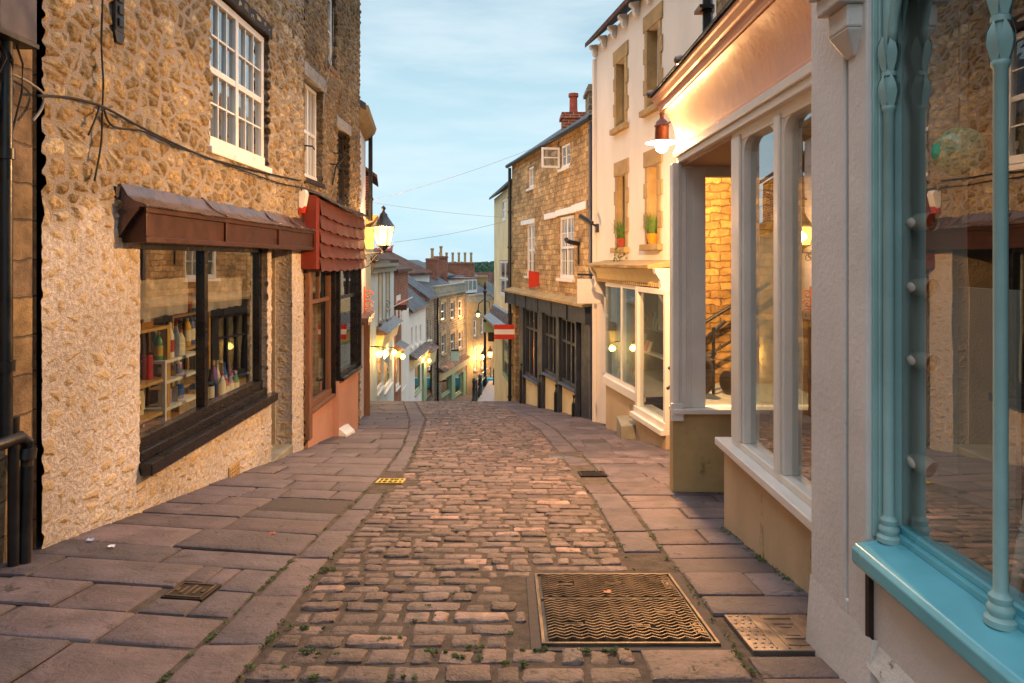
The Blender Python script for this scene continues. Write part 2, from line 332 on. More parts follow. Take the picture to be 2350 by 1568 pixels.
class MB:
    def __init__(m, fac=WF): m.F = fac; m.V = []; m.Fc = []; m.UV = []; m.T = []
    def v(m, s, d, z, uv=None, t=1.):
        m.V.append(m.F.w(s, d, z)); m.UV.append(uv if uv else (s+d, z)); m.T.append(t); return len(m.V)-1
    def f(m, *i): m.Fc.append(tuple(i) if m.F.det > 0 else tuple(reversed(i)))
    def hexa(m, P, t=1.):
        i = [m.v(*p, t=t) for p in P]   # bottom 4 ccw, top 4 ccw
        for q in ((3, 2, 1, 0), (4, 5, 6, 7), (0, 1, 5, 4), (1, 2, 6, 5), (2, 3, 7, 6), (3, 0, 4, 7)): m.f(*[i[k] for k in q])
    def box(m, s0, s1, d0, d1, z0, z1, t=1.):
        m.hexa([(s0, d0, z0), (s1, d0, z0), (s1, d1, z0), (s0, d1, z0), (s0, d0, z1), (s1, d0, z1), (s1, d1, z1), (s0, d1, z1)], t)
    def quad(m, a, b, c, d): m.f(m.v(*a), m.v(*b), m.v(*c), m.v(*d))
    def extrude(m, prof, s0, s1, n=1, jit=0.):
        """closed (d, z) profile swept along s"""
        rings = []
        for k in range(n+1):
            s = s0+(s1-s0)*k/n; j = rnd(-jit, jit)
            rings.append([m.v(s, d, z+j) for d, z in prof])
        c = len(prof)
        for a, b in zip(rings, rings[1:]):
            for q in range(c): m.f(a[q], b[q], b[(q+1) % c], a[(q+1) % c])
        m.f(*rings[0]); m.f(*reversed(rings[-1]))
    def tube(m, pts, r, n=7, world=False, cap=True):
        P = [Vector(p) if world else Vector(m.F.w(*p)) for p in pts]
        rr = r if isinstance(r, (list, tuple)) else [r]*len(P)
        rings = []; up = Vector((0, 0, 1))
        for k, p in enumerate(P):
            d = (P[min(k+1, len(P)-1)]-P[max(k-1, 0)]).normalized()
            a = d.cross(up)
            if a.length < .05: a = d.cross(Vector((1, 0, 0)))
            a.normalize(); b = d.cross(a)
            ring = []
            for q in range(n):
                th = 2*math.pi*q/n; w = p+(a*math.cos(th)+b*math.sin(th))*rr[k]
                m.V.append(tuple(w)); m.UV.append((k*.1, q/n)); m.T.append(1.); ring.append(len(m.V)-1)
            rings.append(ring)
        for A, B in zip(rings, rings[1:]):
            for q in range(n): m.Fc.append((A[q], A[(q+1) % n], B[(q+1) % n], B[q]))
        if cap: m.Fc.append(tuple(reversed(rings[0]))); m.Fc.append(tuple(rings[-1]))
    def lathe(m, c, prof, n=14, axis=(0, 0, 1), sq=None):
        """(r, h) profile turned round axis through world point c"""
        ax = Vector(axis).normalized(); a = ax.cross(Vector((0, 0, 1)))
        if a.length < .05: a = Vector((1, 0, 0))
        a.normalize(); b = ax.cross(a); c = Vector(c); rings = []
        for r, h in prof:
            ring = []
            for q in range(n):
                th = 2*math.pi*(q+.5)/n; w = c+ax*h+(a*math.cos(th)+b*math.sin(th))*max(r, .0005)
                m.V.append(tuple(w)); m.UV.append((q/n, h)); m.T.append(1.); ring.append(len(m.V)-1)
            rings.append(ring)
        for A, B in zip(rings, rings[1:]):
            for q in range(n): m.Fc.append((A[q], A[(q+1) % n], B[(q+1) % n], B[q]))
        m.Fc.append(tuple(reversed(rings[0]))); m.Fc.append(tuple(rings[-1]))
    def build(m, name, mat, parent=None, bevel=0., smooth=False, loc=None, fix=True):
        mat = MT[mat] if isinstance(mat, str) else mat
        me = bpy.data.meshes.new(name)
        L = origin(parent) if parent is not None else Vector(loc or (0, 0, 0))
        me.from_pydata([(a-L.x, b-L.y, c-L.z) for a, b, c in m.V], [], m.Fc); me.update()
        uvl = me.uv_layers.new(name='UVMap')
        li = np.empty(len(me.loops), dtype=np.int32); me.loops.foreach_get('vertex_index', li)
        uvl.data.foreach_set('uv', np.asarray(m.UV, dtype=np.float32)[li].ravel())
        if any(t != 1. for t in m.T[:400]) or any(t != 1. for t in m.T[-400:]):
            at = me.color_attributes.new('tint', 'FLOAT_COLOR', 'POINT')
            at.data.foreach_set('color', np.array([(t if isinstance(t, tuple) else (t, t, t))+(1.,) for t in m.T], dtype=np.float32).ravel())
        me.materials.append(mat)
        if fix and len(me.polygons) < 4000:
            bm = bmesh.new(); bm.from_mesh(me); bmesh.ops.recalc_face_normals(bm, faces=bm.faces); bm.to_mesh(me); bm.free()
        o = bpy.data.objects.new(name, me); COL.objects.link(o)
        if parent is not None: o.parent = parent
        else: o.location = L
        if smooth:
            me.polygons.foreach_set('use_smooth', [True]*len(me.polygons))
            if smooth == 'auto':
                try: me.set_sharp_from_angle(angle=R(40))
                except Exception: pass
        if bevel:
            b = o.modifiers.new('bevel', 'BEVEL'); b.width = bevel; b.segments = 2; b.limit_method = 'ANGLE'
        return o

def mb(mat): return MT[mat] if isinstance(mat, str) else mat
def tag(o, label=None, cat=None, group=None, kind=None):
    if label: o['label'] = label
    if cat: o['category'] = cat
    if group: o['group'] = group
    if kind: o['kind'] = kind
    return o
def thing(name, label, cat, loc, group=None):
    o = bpy.data.objects.new(name, None); COL.objects.link(o); o.location = loc; o.empty_display_size = .1
    return tag(o, label, cat, group)
def light(name, parent, loc, watts, size=.06, col=(1., .53, .21)):
    l = bpy.data.lights.new(name, 'POINT'); l.energy = watts; l.color = col; l.shadow_soft_size = size
    o = bpy.data.objects.new(name, l); COL.objects.link(o); o.location = Vector(loc)-origin(parent); o.parent = parent
    return o

# ---------------------------------------------------------------- lie of the land
_y = np.arange(0, 200, .1)
def _ss(x, a, b): q = np.clip((x-a)/(b-a), 0, 1); return q*q*(3-2*q)
_sl = .142+.006*_ss(_y, 8, 14)+.105*_ss(_y, 20.0, 22.5)-.135*_ss(_y, 28, 33)-.118*_ss(_y, 75, 110)
_dr = 1.3+np.concatenate([[0], np.cumsum(_sl[:-1]*.1)])
def drop(y): return float(np.interp(y, _y, _dr)) if y >= 0 else 1.3+.142*y
def G(x, y):
    a = min(max((-x-1.4)/1.6, 0), 1); b = min(max((9.5-y)/5, 0), 1)
    g = -drop(y)+.11*a*b
    if y > 24: g -= .9*min((y-24)/4, 1)*min(max((-1.9-.0*y-x)/.8, 0), 1)
    return g
def ipl(xs, ys): return lambda y: float(np.interp(y, xs, ys))
KLi = ipl([2, 2.7, 4.15, 6.15, 8.45, 11, 14.4, 17, 21, 30], [-1.08, -1.10, -1.165, -1.20, -1.27, -1.50, -1.84, -2.3, -3.0, -3.6])
KLo = ipl([2, 6.5, 8, 10, 12, 14.4, 17, 21, 30], [-1.40, -1.40, -1.46, -1.59, -1.82, -2.16, -2.62, -3.35, -3.9])
KRi = ipl([2, 6.2, 8.45, 12.3, 14.7, 17, 21, 30], [.74, .75, .67, .50, .25, -.05, -.9, -1.8])
KRo = ipl([2, 6.2, 8.45, 12.3, 14.7, 17, 21, 30], [.98, 1.03, .95, .78, .53, .2, -.65, -1.6])
LW = ipl([0, 13.2, 15, 20, 30], [-3.1, -3.1, -3.4, -4.5, -5.2])
RW = ipl([0, 9, 11, 14, 21.5, 27.5], [2.0, 2.45, 2.4, 1.9, .2, -.6])
# ---------------------------------------------------------------- ground
def sheet(name, xs, ys, zf, mat):
    m = MB()
    idx = [[m.v(x, y, zf(x, y)) for x in xs] for y in ys]
    for a, b in zip(idx, idx[1:]):
        for k in range(len(xs)-1): m.f(a[k], a[k+1], b[k+1], b[k])
    return tag(m.build(name, mat, smooth=True, fix=False), kind='structure')
sheet('ground', [-3000, -900, -300, -120, -60, -30, -18, -12, 12, 18, 30, 60, 120, 300, 900, 3000], [-60, -20, -5, 0, 5, 10, 15, 20, 22, 24, 27, 30, 34, 38, 44, 50, 60, 75, 100, 140, 200, 400, 900, 2500, 5000],
      lambda x, y: -drop(min(max(y, -5), 195))-.35-(1.6 if y > 24 else 0), MT['earth'])
sheet('road', [-12, -6, -4.6]+[-3.2+.4*i for i in range(16)]+[4.2, 6, 12], [-1, 0, 1]+[1.6+.25*i for i in range(90)]+[24+1*i for i in range(56)],
      lambda x, y: G(x, y)-.014, MT['bed'])

HOLES = [(.11, .97, 3.06, 4.11), (1.02, 1.50, 2.97, 3.46), (.74, 1.05, 7.42, 7.78), (-1.42, -1.12, 7.0, 7.30),
         (-2.13, -1.43, 5.62, 6.20), (-1.87, -1.63, 3.60, 3.86), (1.08, 1.46, 10.3, 10.8), (.47, .95, 8.8, 9.2)]
def inhole(x, y, e=0.): return any(a-e < x < b+e and c-e < y < d+e for a, b, c, d in HOLES)
def stone(m, cx, cy, w, l, h, nx, ny, t, rot=0., rnd_=.22, edge=.022, jit=.003, tilt=0.):
    """one paving stone, domed a little, worn round the rim"""
    g = []; px = [rnd(-jit, jit)*2.2 for _ in range(8)]
    for j in range(ny+1):
        row = []
        b = -1+2*j/ny
        for i in range(nx+1):
            a = -1+2*i/nx
            q = max(abs(a), abs(b)); k = min(abs(a), abs(b))
            cr = 1-rnd_*(q*k)**4*.5
            x = a*w/2*cr+(px[0]*b+px[1]*(1-b*b)*a)+rnd(-jit, jit); y = b*l/2*cr+px[2]*a+px[3]*(1-a*a)*b+rnd(-jit, jit)*.6
            X, Y = cx+x+rot*y, cy+y-rot*x
            z = G(X, Y)+h+tilt*a
            if q > .99: z -= edge
            else: z += .004*(1-a*a)*(1-b*b)+rnd(-jit, jit)*.5
            row.append(m.v(X, Y, z, t=t))
        g.append(row)
    for A, B in zip(g, g[1:]):
        for i in range(nx): m.f(A[i], A[i+1], B[i+1], B[i])
def gx(n):   # uneven grid handled by the caller
    return n
def stone2(m, x0, x1, y0, y1, h, t, e=.016, dip=.022, jit=.002, shear=None, n=3, rc=.3, tilt=0.):
    """a stone whose rim is a narrow worn ring: flat top, rounded arris"""
    w, l = x1-x0, y1-y0
    A = [0, e/w*.45, e/w*1.4]+[e/w*1.4+(1-2.8*e/w)*k/n for k in range(1, n)]+[1-e/w*1.4, 1-e/w*.45, 1]
    B = [0, e/l*.45, e/l*1.4]+[e/l*1.4+(1-2.8*e/l)*k/n for k in range(1, n)]+[1-e/l*1.4, 1-e/l*.45, 1]
    if A[2] > .45 or B[2] > .45: return
    j4 = [rnd(-1, 1)*min(w, l)*.07 for _ in range(8)] if rc else [rnd(-1, 1)*.008 for _ in range(8)]
    rows = []
    na, nb = len(A)-1, len(B)-1
    for jj, b in enumerate(B):
        row = []
        for ii, a in enumerate(A):
            ra = min(ii, na-ii); rb = min(jj, nb-jj); ring = min(ra, rb)
            x = x0+w*a+j4[0]*(1-a)*(1-b)+j4[1]*a*(1-b)+j4[2]*a*b+j4[3]*(1-a)*b+rnd(-jit, jit)
            y = y0+l*b+j4[4]*(1-a)*(1-b)+j4[5]*a*(1-b)+j4[6]*a*b+j4[7]*(1-a)*b+rnd(-jit, jit)
            if rc:
                k = max(0, abs(2*a-1)+abs(2*b-1)-(2-rc))/rc
                x -= (2*a-1)*w*.5*rc*.42*k; y -= (2*b-1)*l*.5*rc*.42*k
            if shear: x, y = shear(x, y)
            z = G(x, y)+h+tilt*(a-.5)+(-dip if ring == 0 else -dip*.30 if ring == 1 else 0)+rnd(-jit, jit)*.7
            row.append(m.v(x, y, z, t=t))
        rows.append(row)
    for P, Q in zip(rows, rows[1:]):
        for i in range(na): m.f(P[i], P[i+1], Q[i+1], Q[i])

def tcol(lo, hi, warm=.0):
    k = rnd(lo, hi); r = rnd(-.05, .07); return (k*(1+r+warm), k, k*(1-r*.8-warm))
def setts():
    m = MB(); y = 1.5
    while y < 22.5:
        l = rnd(.105, .155)*(1 if y < 12 else 1.25)
        x = KLi(y)+rnd(.01, .04); xe = KRi(y)-.01; bow = rnd(-.02, .02)
        if 2.3 < y < 3.02: xe = .55
        while x < xe-.07:
            w = min((rnd(.08, .22) if random.random() < .8 else rnd(.2, .32))*(1 if y < 5 else 1.2), xe-x)
            if w < .06: break
            if not inhole(x+w/2, y+l/2, .03) and not inhole(x+w, y+l/2, .0) and not inhole(x, y+l/2, .0):
                p = random.random()
                t = tcol(.5, 1.08) if p < .955 else tcol(1.25, 1.7, .06)
                g = rnd(.006, .030) if y < 4.6 else rnd(.004, .016)
                stone2(m, x+g*.5, x+w-g*.5, y+rnd(.002, .012 if y < 5 else .008), y+l-rnd(.002, .012 if y < 5 else .008), rnd(-.011, .006), t, e=rnd(.012, .02), dip=.026, jit=.003 if y < 7 else .004, n=2 if y > 7 else 3, rc=rnd(.15, .45), tilt=rnd(-.008, .008))
            x += w
        y += l+rnd(.004, .012)
    for q in ((.57, .985, 2.76, 3.04), (.57, .985, 2.44, 2.745), (.60, .985, 2.1, 2.425)): stone2(m, *q, rnd(-.002, .004), tcol(.7, .95), e=.014, dip=.022, rc=0, jit=.002, n=5)
    return tag(m.build('road', 'sett', smooth='auto', fix=False), kind='structure')
setts()
def kerb(name, xi, xo, ymax):
    m = MB(); y = 1.5
    while y < ymax:
        l = rnd(.35, .75)*(1 if y < 10 else 1.4)
        a, b = sorted((xi(y+l/2), xo(y+l/2))); dx = (xi(y+l)-xi(y))/l; yc = y+l/2
        if not (a > .3 and 2.2 < yc < 4.3) and not inhole((a+b)/2, yc, .02) and not any(c < yc+l/2 and d > yc-l/2 and aa < (a+b)/2 < bb for aa, bb, c, d in HOLES):
            stone2(m, a+.006, b-.006, y+.005, y+l-.005, rnd(0, .008), tcol(.8, 1.05), e=.012, dip=.018, rc=0, jit=.0015, shear=lambda x, q: (x+dx*(q-yc), q))
        y += l
    return tag(m.build(name, 'slab', smooth='auto', fix=False), kind='structure')
kerb('kerb', KLi, KLo, 22.4)
kerb('kerb', KRo, KRi, 22.4)
def flags(name, lo, hi, y0, ymax, dmin, dmax, wmin, wmax):
    m = MB(); y = y0
    while y < ymax:
        l = rnd(dmin, dmax)*(1 if y < 9 else 1.25); yc = y+l/2
        a, b = lo(yc), hi(yc); dl, dh = (lo(y+l)-lo(y))/l, (hi(y+l)-hi(y))/l
        x = a
        while x < b-.05:
            w = rnd(wmin, wmax)
            if b-x-w < wmin*.6: w = b-x
            w = min(w, b-x)
            cx = x+w/2
            hit = [h for h in HOLES if h[0] < x+w-.02 and h[1] > x+.02 and h[2] < y+l-.02 and h[3] > y+.02]
            if hit:   # cut the flag round the cover
                h = hit[0]
                for (p, q, r, s) in ((x, min(x+w, h[0]), y, y+l), (max(x, h[1]), x+w, y, y+l), (max(x, h[0]), min(x+w, h[1]), y, h[2]), (max(x, h[0]), min(x+w, h[1]), h[3], y+l)):
                    if q-p > .05 and s-r > .05: stone2(m, p+.005, q-.005, r+.005, s-.005, rnd(0, .006), tcol(.75, 1.05), e=.010, dip=.016, rc=0, jit=.0012)
            else:
                f = (cx-a)/(b-a); d = dl+(dh-dl)*f
                k = int(max(1, round(w/.18)))
                stone2(m, x+.005, x+w-.005, y+rnd(.003, .008), y+l-rnd(.003, .008), rnd(-.004, .010), tcol(.66, 1.10), e=.011, dip=.018, rc=0, jit=.0013, n=max(3, min(k, 6)), tilt=rnd(-.008, .008), shear=lambda p, q: (p+d*(q-yc), q))
            x += w
        y += l+.004
    return tag(m.build(name, 'slab', smooth='auto', fix=False), kind='structure')
flags('pavement', lambda y: LW(y)-.05, lambda y: KLo(y)-.012, 1.3, 22.4, .30, .52, .38, 1.05)
flags('pavement', lambda y: KRo(y)+.012, lambda y: RW(y)+.12, 1.5, 22.4, .24, .40, .35, .95)
# the raised path seen far down the hill, and the lane beside it
sheet('path', [-1.75, -1.2, -.6, 0, .6, 1.2], [30+1*i for i in range(30)], lambda x, y: G(x, y)+.07, MT['slab'] if False else M('path_paving', '#8a7a70', .8, .2, 4, .4))

# moss and weeds in the joints
def moss():
    m = MB()
    def clump(x, y, r, n, hgt):
        for _ in range(n):
            a = rnd(0, 6.28); q = r*math.sqrt(random.random()); X, Y = x+q*math.cos(a), y+q*math.sin(a)*.8
            z = G(X, Y)+rnd(-.004, hgt*(1-q/r*.7)); s = rnd(.004, .010); b = rnd(0, 6.28); tl = rnd(-.9, .9)
            c, d = math.cos(b)*s, math.sin(b)*s
            m.f(m.v(X-c, Y-d, z), m.v(X+d*.5, Y-c*.5, z+s*tl), m.v(X+c, Y+d, z+s*.6), m.v(X-d*.5, Y+c*.5, z-s*tl*.3))
    for f, n in ((KLo, 70), (KRo, 60), (KLi, 60), (KRi, 20)):
        for _ in range(n):
            y = 2.4+9*random.random()**1.8; clump(f(y)+rnd(-.012, .012), y, rnd(.012, .03), 14, .012)
    for x, y in ((-1.0, 2.85), (-.86, 2.78), (-.93, 3.02), (-.80, 2.98), (-1.02, 3.28), (-.35, 3.02), (-.2, 2.97), (.1, 3.03), (.3, 3.02), (.45, 3.03), (-.16, 3.06), (-1.09, 4.15), (-1.13, 4.2), (-.55, 3.15), (.0, 2.9), (-.45, 2.78)):
        for _ in range(4): clump(x+rnd(-.06, .06), y+rnd(-.012, .012), rnd(.008, .018), 26, .008)
    for _ in range(45):
        y = 3+8*random.random()**1.3; clump(rnd(KLi(y), KRi(y)), y, rnd(.008, .018), 12, .006)
    for _ in range(40): clump(1.60+rnd(-.02, .02), rnd(3.2, 5.2), .03, 16, .02)
    return tag(m.build('moss', 'leaf', fix=False), 'low green moss and weeds growing in the joints of the paving', 'moss', kind='stuff')
moss()

# ---- ironwork let into the paving
def gpt(x, y, h): return (x, y, G(x, y)+h)
def gbox(m, x0, x1, y0, y1, h0, h1):
    m.hexa([gpt(x0, y0, h0), gpt(x1, y0, h0), gpt(x1, y1, h0), gpt(x0, y1, h0), gpt(x0, y0, h1), gpt(x1, y0, h1), gpt(x1, y1, h1), gpt(x0, y1, h1)])
def rim(m, x0, x1, y0, y1, w, h0, h1):
    gbox(m, x0, x1, y0, y0+w, h0, h1); gbox(m, x0, x1, y1-w, y1, h0, h1)
    gbox(m, x0, x0+w, y0+w, y1-w, h0, h1-.0015); gbox(m, x1-w, x1, y0+w, y1-w, h0, h1-.0015)
x0, x1, y0, y1 = .135, .945, 3.085, 4.085
t = thing('manhole_cover', 'large rectangular manhole cover with wavy gold ridges, lower right in the setts', 'manhole cover', gpt(.54, 3.58, 0))
m = MB(); gbox(m, x0, x1, y0, y1, -.03, -.006); m.build('plate', 'black', t)
m = MB(); gbox(m, x0-.05, x1+.05, y0-.045, y1+.05, -.06, -.0075); m.build('mortar_bed', 'asphalt', t)
m = MB(); rim(m, x0, x1, y0, y1, .016, -.03, .007); gbox(m, x0+.022, x1-.022, 3.66, 3.670, -.01, .006); m.build('cover_frame', 'iron', t, bevel=.003)
m = MB(); rows = 27; per = 10; pw = (x1-x0-.07)/per
for r in range(rows):
    yy = y0+.035+(y1-y0-.07)*(r+.5)/rows
    if 3.65 < yy < 3.685: continue
    for k in range(per*4):
        def wv(q): q %= 1; return (.0 if q < .08 else (q-.08)/.42 if q < .5 else 1-(q-.5)/.42 if q < .92 else 0.)*.026-.013
        xa = x0+.035+pw*k/4; xb = xa+pw/4; ya, yb = yy+wv(k/4), yy+wv((k+1)/4 if (k+1) % 4 else 0.); w = .0075
        if any(abs(xa-a) < .05 and abs(yy-b) < .02 for a, b in ((.3, 3.3), (.62, 3.28), (.3, 3.88), (.58, 3.9), (.78, 3.45))): continue
        m.hexa([gpt(xa, ya-w, -.006), gpt(xb, yb-w, -.006), gpt(xb, yb+w, -.006), gpt(xa, ya+w, -.006),
                gpt(xa, ya-w*.55, .012), gpt(xb, yb-w*.55, .012), gpt(xb, yb+w*.55, .012), gpt(xa, ya+w*.55, .012)])
m.build('ridges', 'iron', t)
for a, b in ((.3, 3.3), (.62, 3.28), (.3, 3.88), (.58, 3.9), (.78, 3.45)):
    m = MB(); rim(m, a-.045, a+.045, b-.012, b+.012, .006, -.01, .010); m.build('lifting_slot', 'iron', t)
for yy in (3.25, 3.86):
    m = MB(); rim(m, .86, .905, yy-.07, yy+.07, .005, -.01, .012)
    for k in range(5): gbox(m, .872, .893, yy-.055+k*.024, yy-.043+k*.024, -.01, .011)
    m.build('maker_plate', 'iron', t)
t = thing('service_cover', 'pale metal service cover with rows of studs beside the pilaster foot', 'service cover', gpt(1.26, 3.2, 0))
m = MB(); gbox(m, 1.06, 1.47, 3.0, 3.42, -.03, .010); m.build('plate', 'steel', t, bevel=.004)
m = MB()
for i in range(3):
    for j in range(9):
        p = Vector(gpt(1.082+i*.035+(j % 2)*.012, 3.03+j*.045, .009)); m.lathe(p, [(.009, 0), (.007, .004), (.002, .006)], 8)
for xx in (1.17, 1.225, 1.38, 1.425): gbox(m, xx, xx+.008, 3.02, 3.40, .008, .014)
rim(m, 1.25, 1.36, 3.12, 3.30, .008, .008, .014); rim(m, 1.275, 1.335, 3.16, 3.26, .006, .008, .013)
m.build('studs', 'steel', t)
for yy in (3.05, 3.355): m = MB(); gbox(m, 1.23, 1.37, yy, yy+.015, .008, .0118); m.build('key_slot', 'black', t)
def grate(name, label, x0, x1, y0, y1, mat, nb, cat='drain grate', lo='black'):
    t = thing(name, label, cat, gpt((x0+x1)/2, (y0+y1)/2, 0))
    m = MB(); gbox(m, x0, x1, y0, y1, -.04, -.012); m.build('sump', lo, t)
    m = MB(); rim(m, x0, x1, y0, y1, .02, -.03, .006)
    for k in range(1, nb): xx = x0+(x1-x0)*k/nb; gbox(m, xx-.006, xx+.006, y0+.02, y1-.02, -.03, .004)
    gbox(m, x0+.02, x1-.02, (y0+y1)/2-.01, (y0+y1)/2+.01, -.03, .0045)
    m.build('bars', mat, t)
grate('drain_grate', 'dark iron drain grate at the edge of the right pavement', .75, 1.04, 7.44, 7.76, 'ironlow', 12)
grate('drain_grate', 'yellow drain grate set in the left kerb strip', -1.41, -1.13, 7.02, 7.28, 'yellowgrate', 5, lo='yellowgrate')
t = thing('stopcock_cover', 'small square rusty stopcock cover in the left pavement', 'stopcock cover', gpt(-1.75, 3.73, 0))
m = MB(); gbox(m, -1.86, -1.64, 3.61, 3.85, -.03, .000); m.build('plate', 'ironlow', t, bevel=.003)
m = MB(); rim(m, -1.845, -1.655, 3.625, 3.835, .01, -.002, .006)
for k in range(5): gbox(m, -1.83+k*.034, -1.815+k*.034, 3.65+abs(k-2)*.03, 3.81-abs(k-2)*.03, -.002, .004)
m.build('cast_pattern', 'iron', t)
def patch(name, label, x0, x1, y0, y1, cat, mat='asphalt'):
    m = MB(); n = 8; g = []
    for j in range(n+1):
        g.append([m.v(x0+(x1-x0)*i/n+rnd(-.008, .008), y0+(y1-y0)*j/n+rnd(-.008, .008), G(x0+(x1-x0)*i/n, y0+(y1-y0)*j/n)+(.004+rnd(-.001, .002) if 0 < i < n and 0 < j < n else -.015)) for i in range(n+1)])
    for A, B in zip(g, g[1:]):
        for i in range(n): m.f(A[i], A[i+1], B[i+1], B[i])
    o = m.build(name, mat, smooth=True, fix=False, loc=gpt((x0+x1)/2, (y0+y1)/2, 0)); return tag(o, label, cat)
patch('asphalt_patch', 'dark asphalt patch filling a missing slab of the left pavement', -2.13, -1.43, 5.63, 6.19, 'asphalt patch')
patch('asphalt_patch', 'small dark patch in the right pavement near the stepped shop window', 1.09, 1.45, 10.32, 10.78, 'asphalt patch')
patch('asphalt_patch', 'worn patch with pale specks at the right edge of the setts', .48, .94, 8.82, 9.18, 'asphalt patch', 'steel')
for k, (x, y, h, c, lab) in enumerate(((-2.55, 4.35, .012, '#d8dbe2', 'scrap of white paper on the pavement by the left drainpipe'), (-2.75, 4.45, .012, '#9fb4d8', 'crumpled blue and white wrapper at the foot of the left wall'),
                                    (-1.72, 4.9, .01, '#a4562c', 'single brown leaf lying on a left pavement slab'), (.52, 3.72, .016, '#b5764a', 'dry brown leaf lying on the wavy manhole cover'))):
    m = MB(); s = .02 if k < 2 else .02
    g = [[m.v(x+(i-1.5)*s*.7+rnd(-.004, .004), y+(j-1)*s*(1-.25*abs(i-1.5)), G(x, y)+h+rnd(0, .01)) for i in range(4)] for j in range(3)]
    for A, B in zip(g, g[1:]):
        for i in range(3): m.f(A[i], A[i+1], B[i+1], B[i])
    tag(m.build('paper_scrap' if k < 2 else 'fallen_leaf', paint(c), loc=gpt(x, y, 0)), lab, 'litter' if k < 2 else 'leaf')

# ---------------------------------------------------------------- building blocks for houses
def wall(parent, fac, s0, s1, z0, z1, holes=(), mat='plaster', res=None, reveal=.16, depth=4., name='wall', closed=True, d=0., zfine=None):
    """front wall with real openings, their reveals, and the sides, back and top of the block"""
    m = MB(fac)
    S = {s0, s1}; Z = {z0, z1}
    for a, b, c, e in holes: S |= {a, b}; Z |= {max(c, z0), min(e, z1)}
    def fill(vals, cap=None):
        vals = sorted(vals); out = []
        for a, b in zip(vals, vals[1:]):
            r = res
            if cap is not None and a >= cap: r = .3
            n = max(1, int(math.ceil((b-a)/r))) if res else 1
            out += [a+(b-a)*k/n for k in range(n)]
        return out+[vals[-1]]
    if zfine: Z.add(zfine)
    S = fill(S); Z = fill(Z, zfine)
    ids = {}
    def vid(i, j, dd=0.):
        k = (i, j, dd)
        if k not in ids: ids[k] = m.v(S[i], d+dd, Z[j], uv=(S[i]+fac.o.y*0+fac.o.x*.37-dd, Z[j]))
        return ids[k]
    inh = lambda s, z: any(a < s < b and c < z < e for a, b, c, e in holes)
    solid = [[not inh((S[i]+S[i+1])/2, (Z[j]+Z[j+1])/2) for j in range(len(Z)-1)] for i in range(len(S)-1)]
    # vertex order gives outward (+d) normals in the (s, d, z) frame
    for i in range(len(S)-1):
        for j in range(len(Z)-1):
            if solid[i][j]: m.f(vid(i+1, j), vid(i, j), vid(i, j+1), vid(i+1, j+1))
            else:
                if i > 0 and solid[i-1][j]: m.f(vid(i, j, 0.), vid(i, j, -reveal), vid(i, j+1, -reveal), vid(i, j+1, 0.))
                if i < len(S)-2 and solid[i+1][j]: m.f(vid(i+1, j, -reveal), vid(i+1, j, 0.), vid(i+1, j+1, 0.), vid(i+1, j+1, -reveal))
                if j > 0 and solid[i][j-1]: m.f(vid(i, j, -reveal), vid(i, j, 0.), vid(i+1, j, 0.), vid(i+1, j, -reveal))
                if j < len(Z)-2 and solid[i][j+1]: m.f(vid(i, j+1, 0.), vid(i, j+1, -reveal), vid(i+1, j+1, -reveal), vid(i+1, j+1, 0.))
    o = m.build(name, mat, parent, fix=False, smooth=bool(res))
    if closed:
        m = MB(fac); e = .012
        for s in (s0+e, s1-e): m.quad((s, d-e, z0), (s, d-depth, z0), (s, d-depth, z1), (s, d-e, z1))
        m.quad((s0+e, d-depth, z0), (s1-e, d-depth, z0), (s1-e, d-depth, z1), (s0+e, d-depth, z1))
        m.quad((s0+e, d-e, z1-.01), (s1-e, d-e, z1-.01), (s1-e, d-depth, z1-.01), (s0+e, d-depth, z1-.01))
        m.build('side_wall', mat if not res else ('ashlar' if closed is True else closed), parent, fix=False)
    return o

def window(root, fac, a, b, c, e, d=-.10, mf='whitewin', cols=2, rows=2, sash=True, fw=.05, bar=.018, back='backing', bd=.25, name='window', glass='glass', split=(), bevel=.004, th=.05, backz=None):
    """frame > glazing bars, pane, blind"""
    m = MB(fac)
    m.box(a, b, d-th, d, e-fw, e); m.box(a, b, d-th, d+.01, c, c+fw*1.3)
    m.box(a, a+fw, d-th, d-.002, c+fw*1.3, e-fw); m.box(b-fw, b, d-th, d-.002, c+fw*1.3, e-fw)
    xs = [a+fw]+[q for q in split]+[b-fw]
    for q in split: m.box(q-fw*.5, q+fw*.5, d-th, d-.001, c+fw*1.3, e-fw)
    w = m.build(name, mf, root, bevel=bevel)
    m = MB(fac); zc = (c+e)/2
    if sash: m.box(a+fw, b-fw, d-th*.9, d-.008, zc-fw*.42, zc+fw*.42)
    for k, (p, q) in enumerate(zip(xs, xs[1:])):
        p2 = p+(fw*.5 if k else 0); q2 = q-(fw*.5 if k < len(xs)-2 else 0)
        for i in range(1, cols): x = p2+(q2-p2)*i/cols; m.box(x-bar/2, x+bar/2, d-th*.7, d-.014, c+fw*1.3, e-fw)
        for j in range(1, rows):
            z = c+fw*1.3+(e-c-fw*2.3)*j/rows
            if sash and abs(z-zc) < .08: continue
            m.box(p2, q2, d-th*.68, d-.016, z-bar/2, z+bar/2)
    if m.V: m.build('glazing_bars', mf, w)
    m = MB(fac); dg = d-th*.5; m.quad((a+fw*.5, dg, c+fw*.5), (b-fw*.5, dg, c+fw*.5), (b-fw*.5, dg, e-fw*.5), (a+fw*.5, dg, e-fw*.5)); m.build('pane', glass, w, fix=False)
    if back:
        m = MB(fac); zb = e if backz is None else backz
        m.box(a-.02, b+.02, d-bd-.01, d-bd, c-.02, zb); m.build('backing', back, w)  # sheet close behind the glass; dark_room puts the unlit interior's shade into its colour
    return w
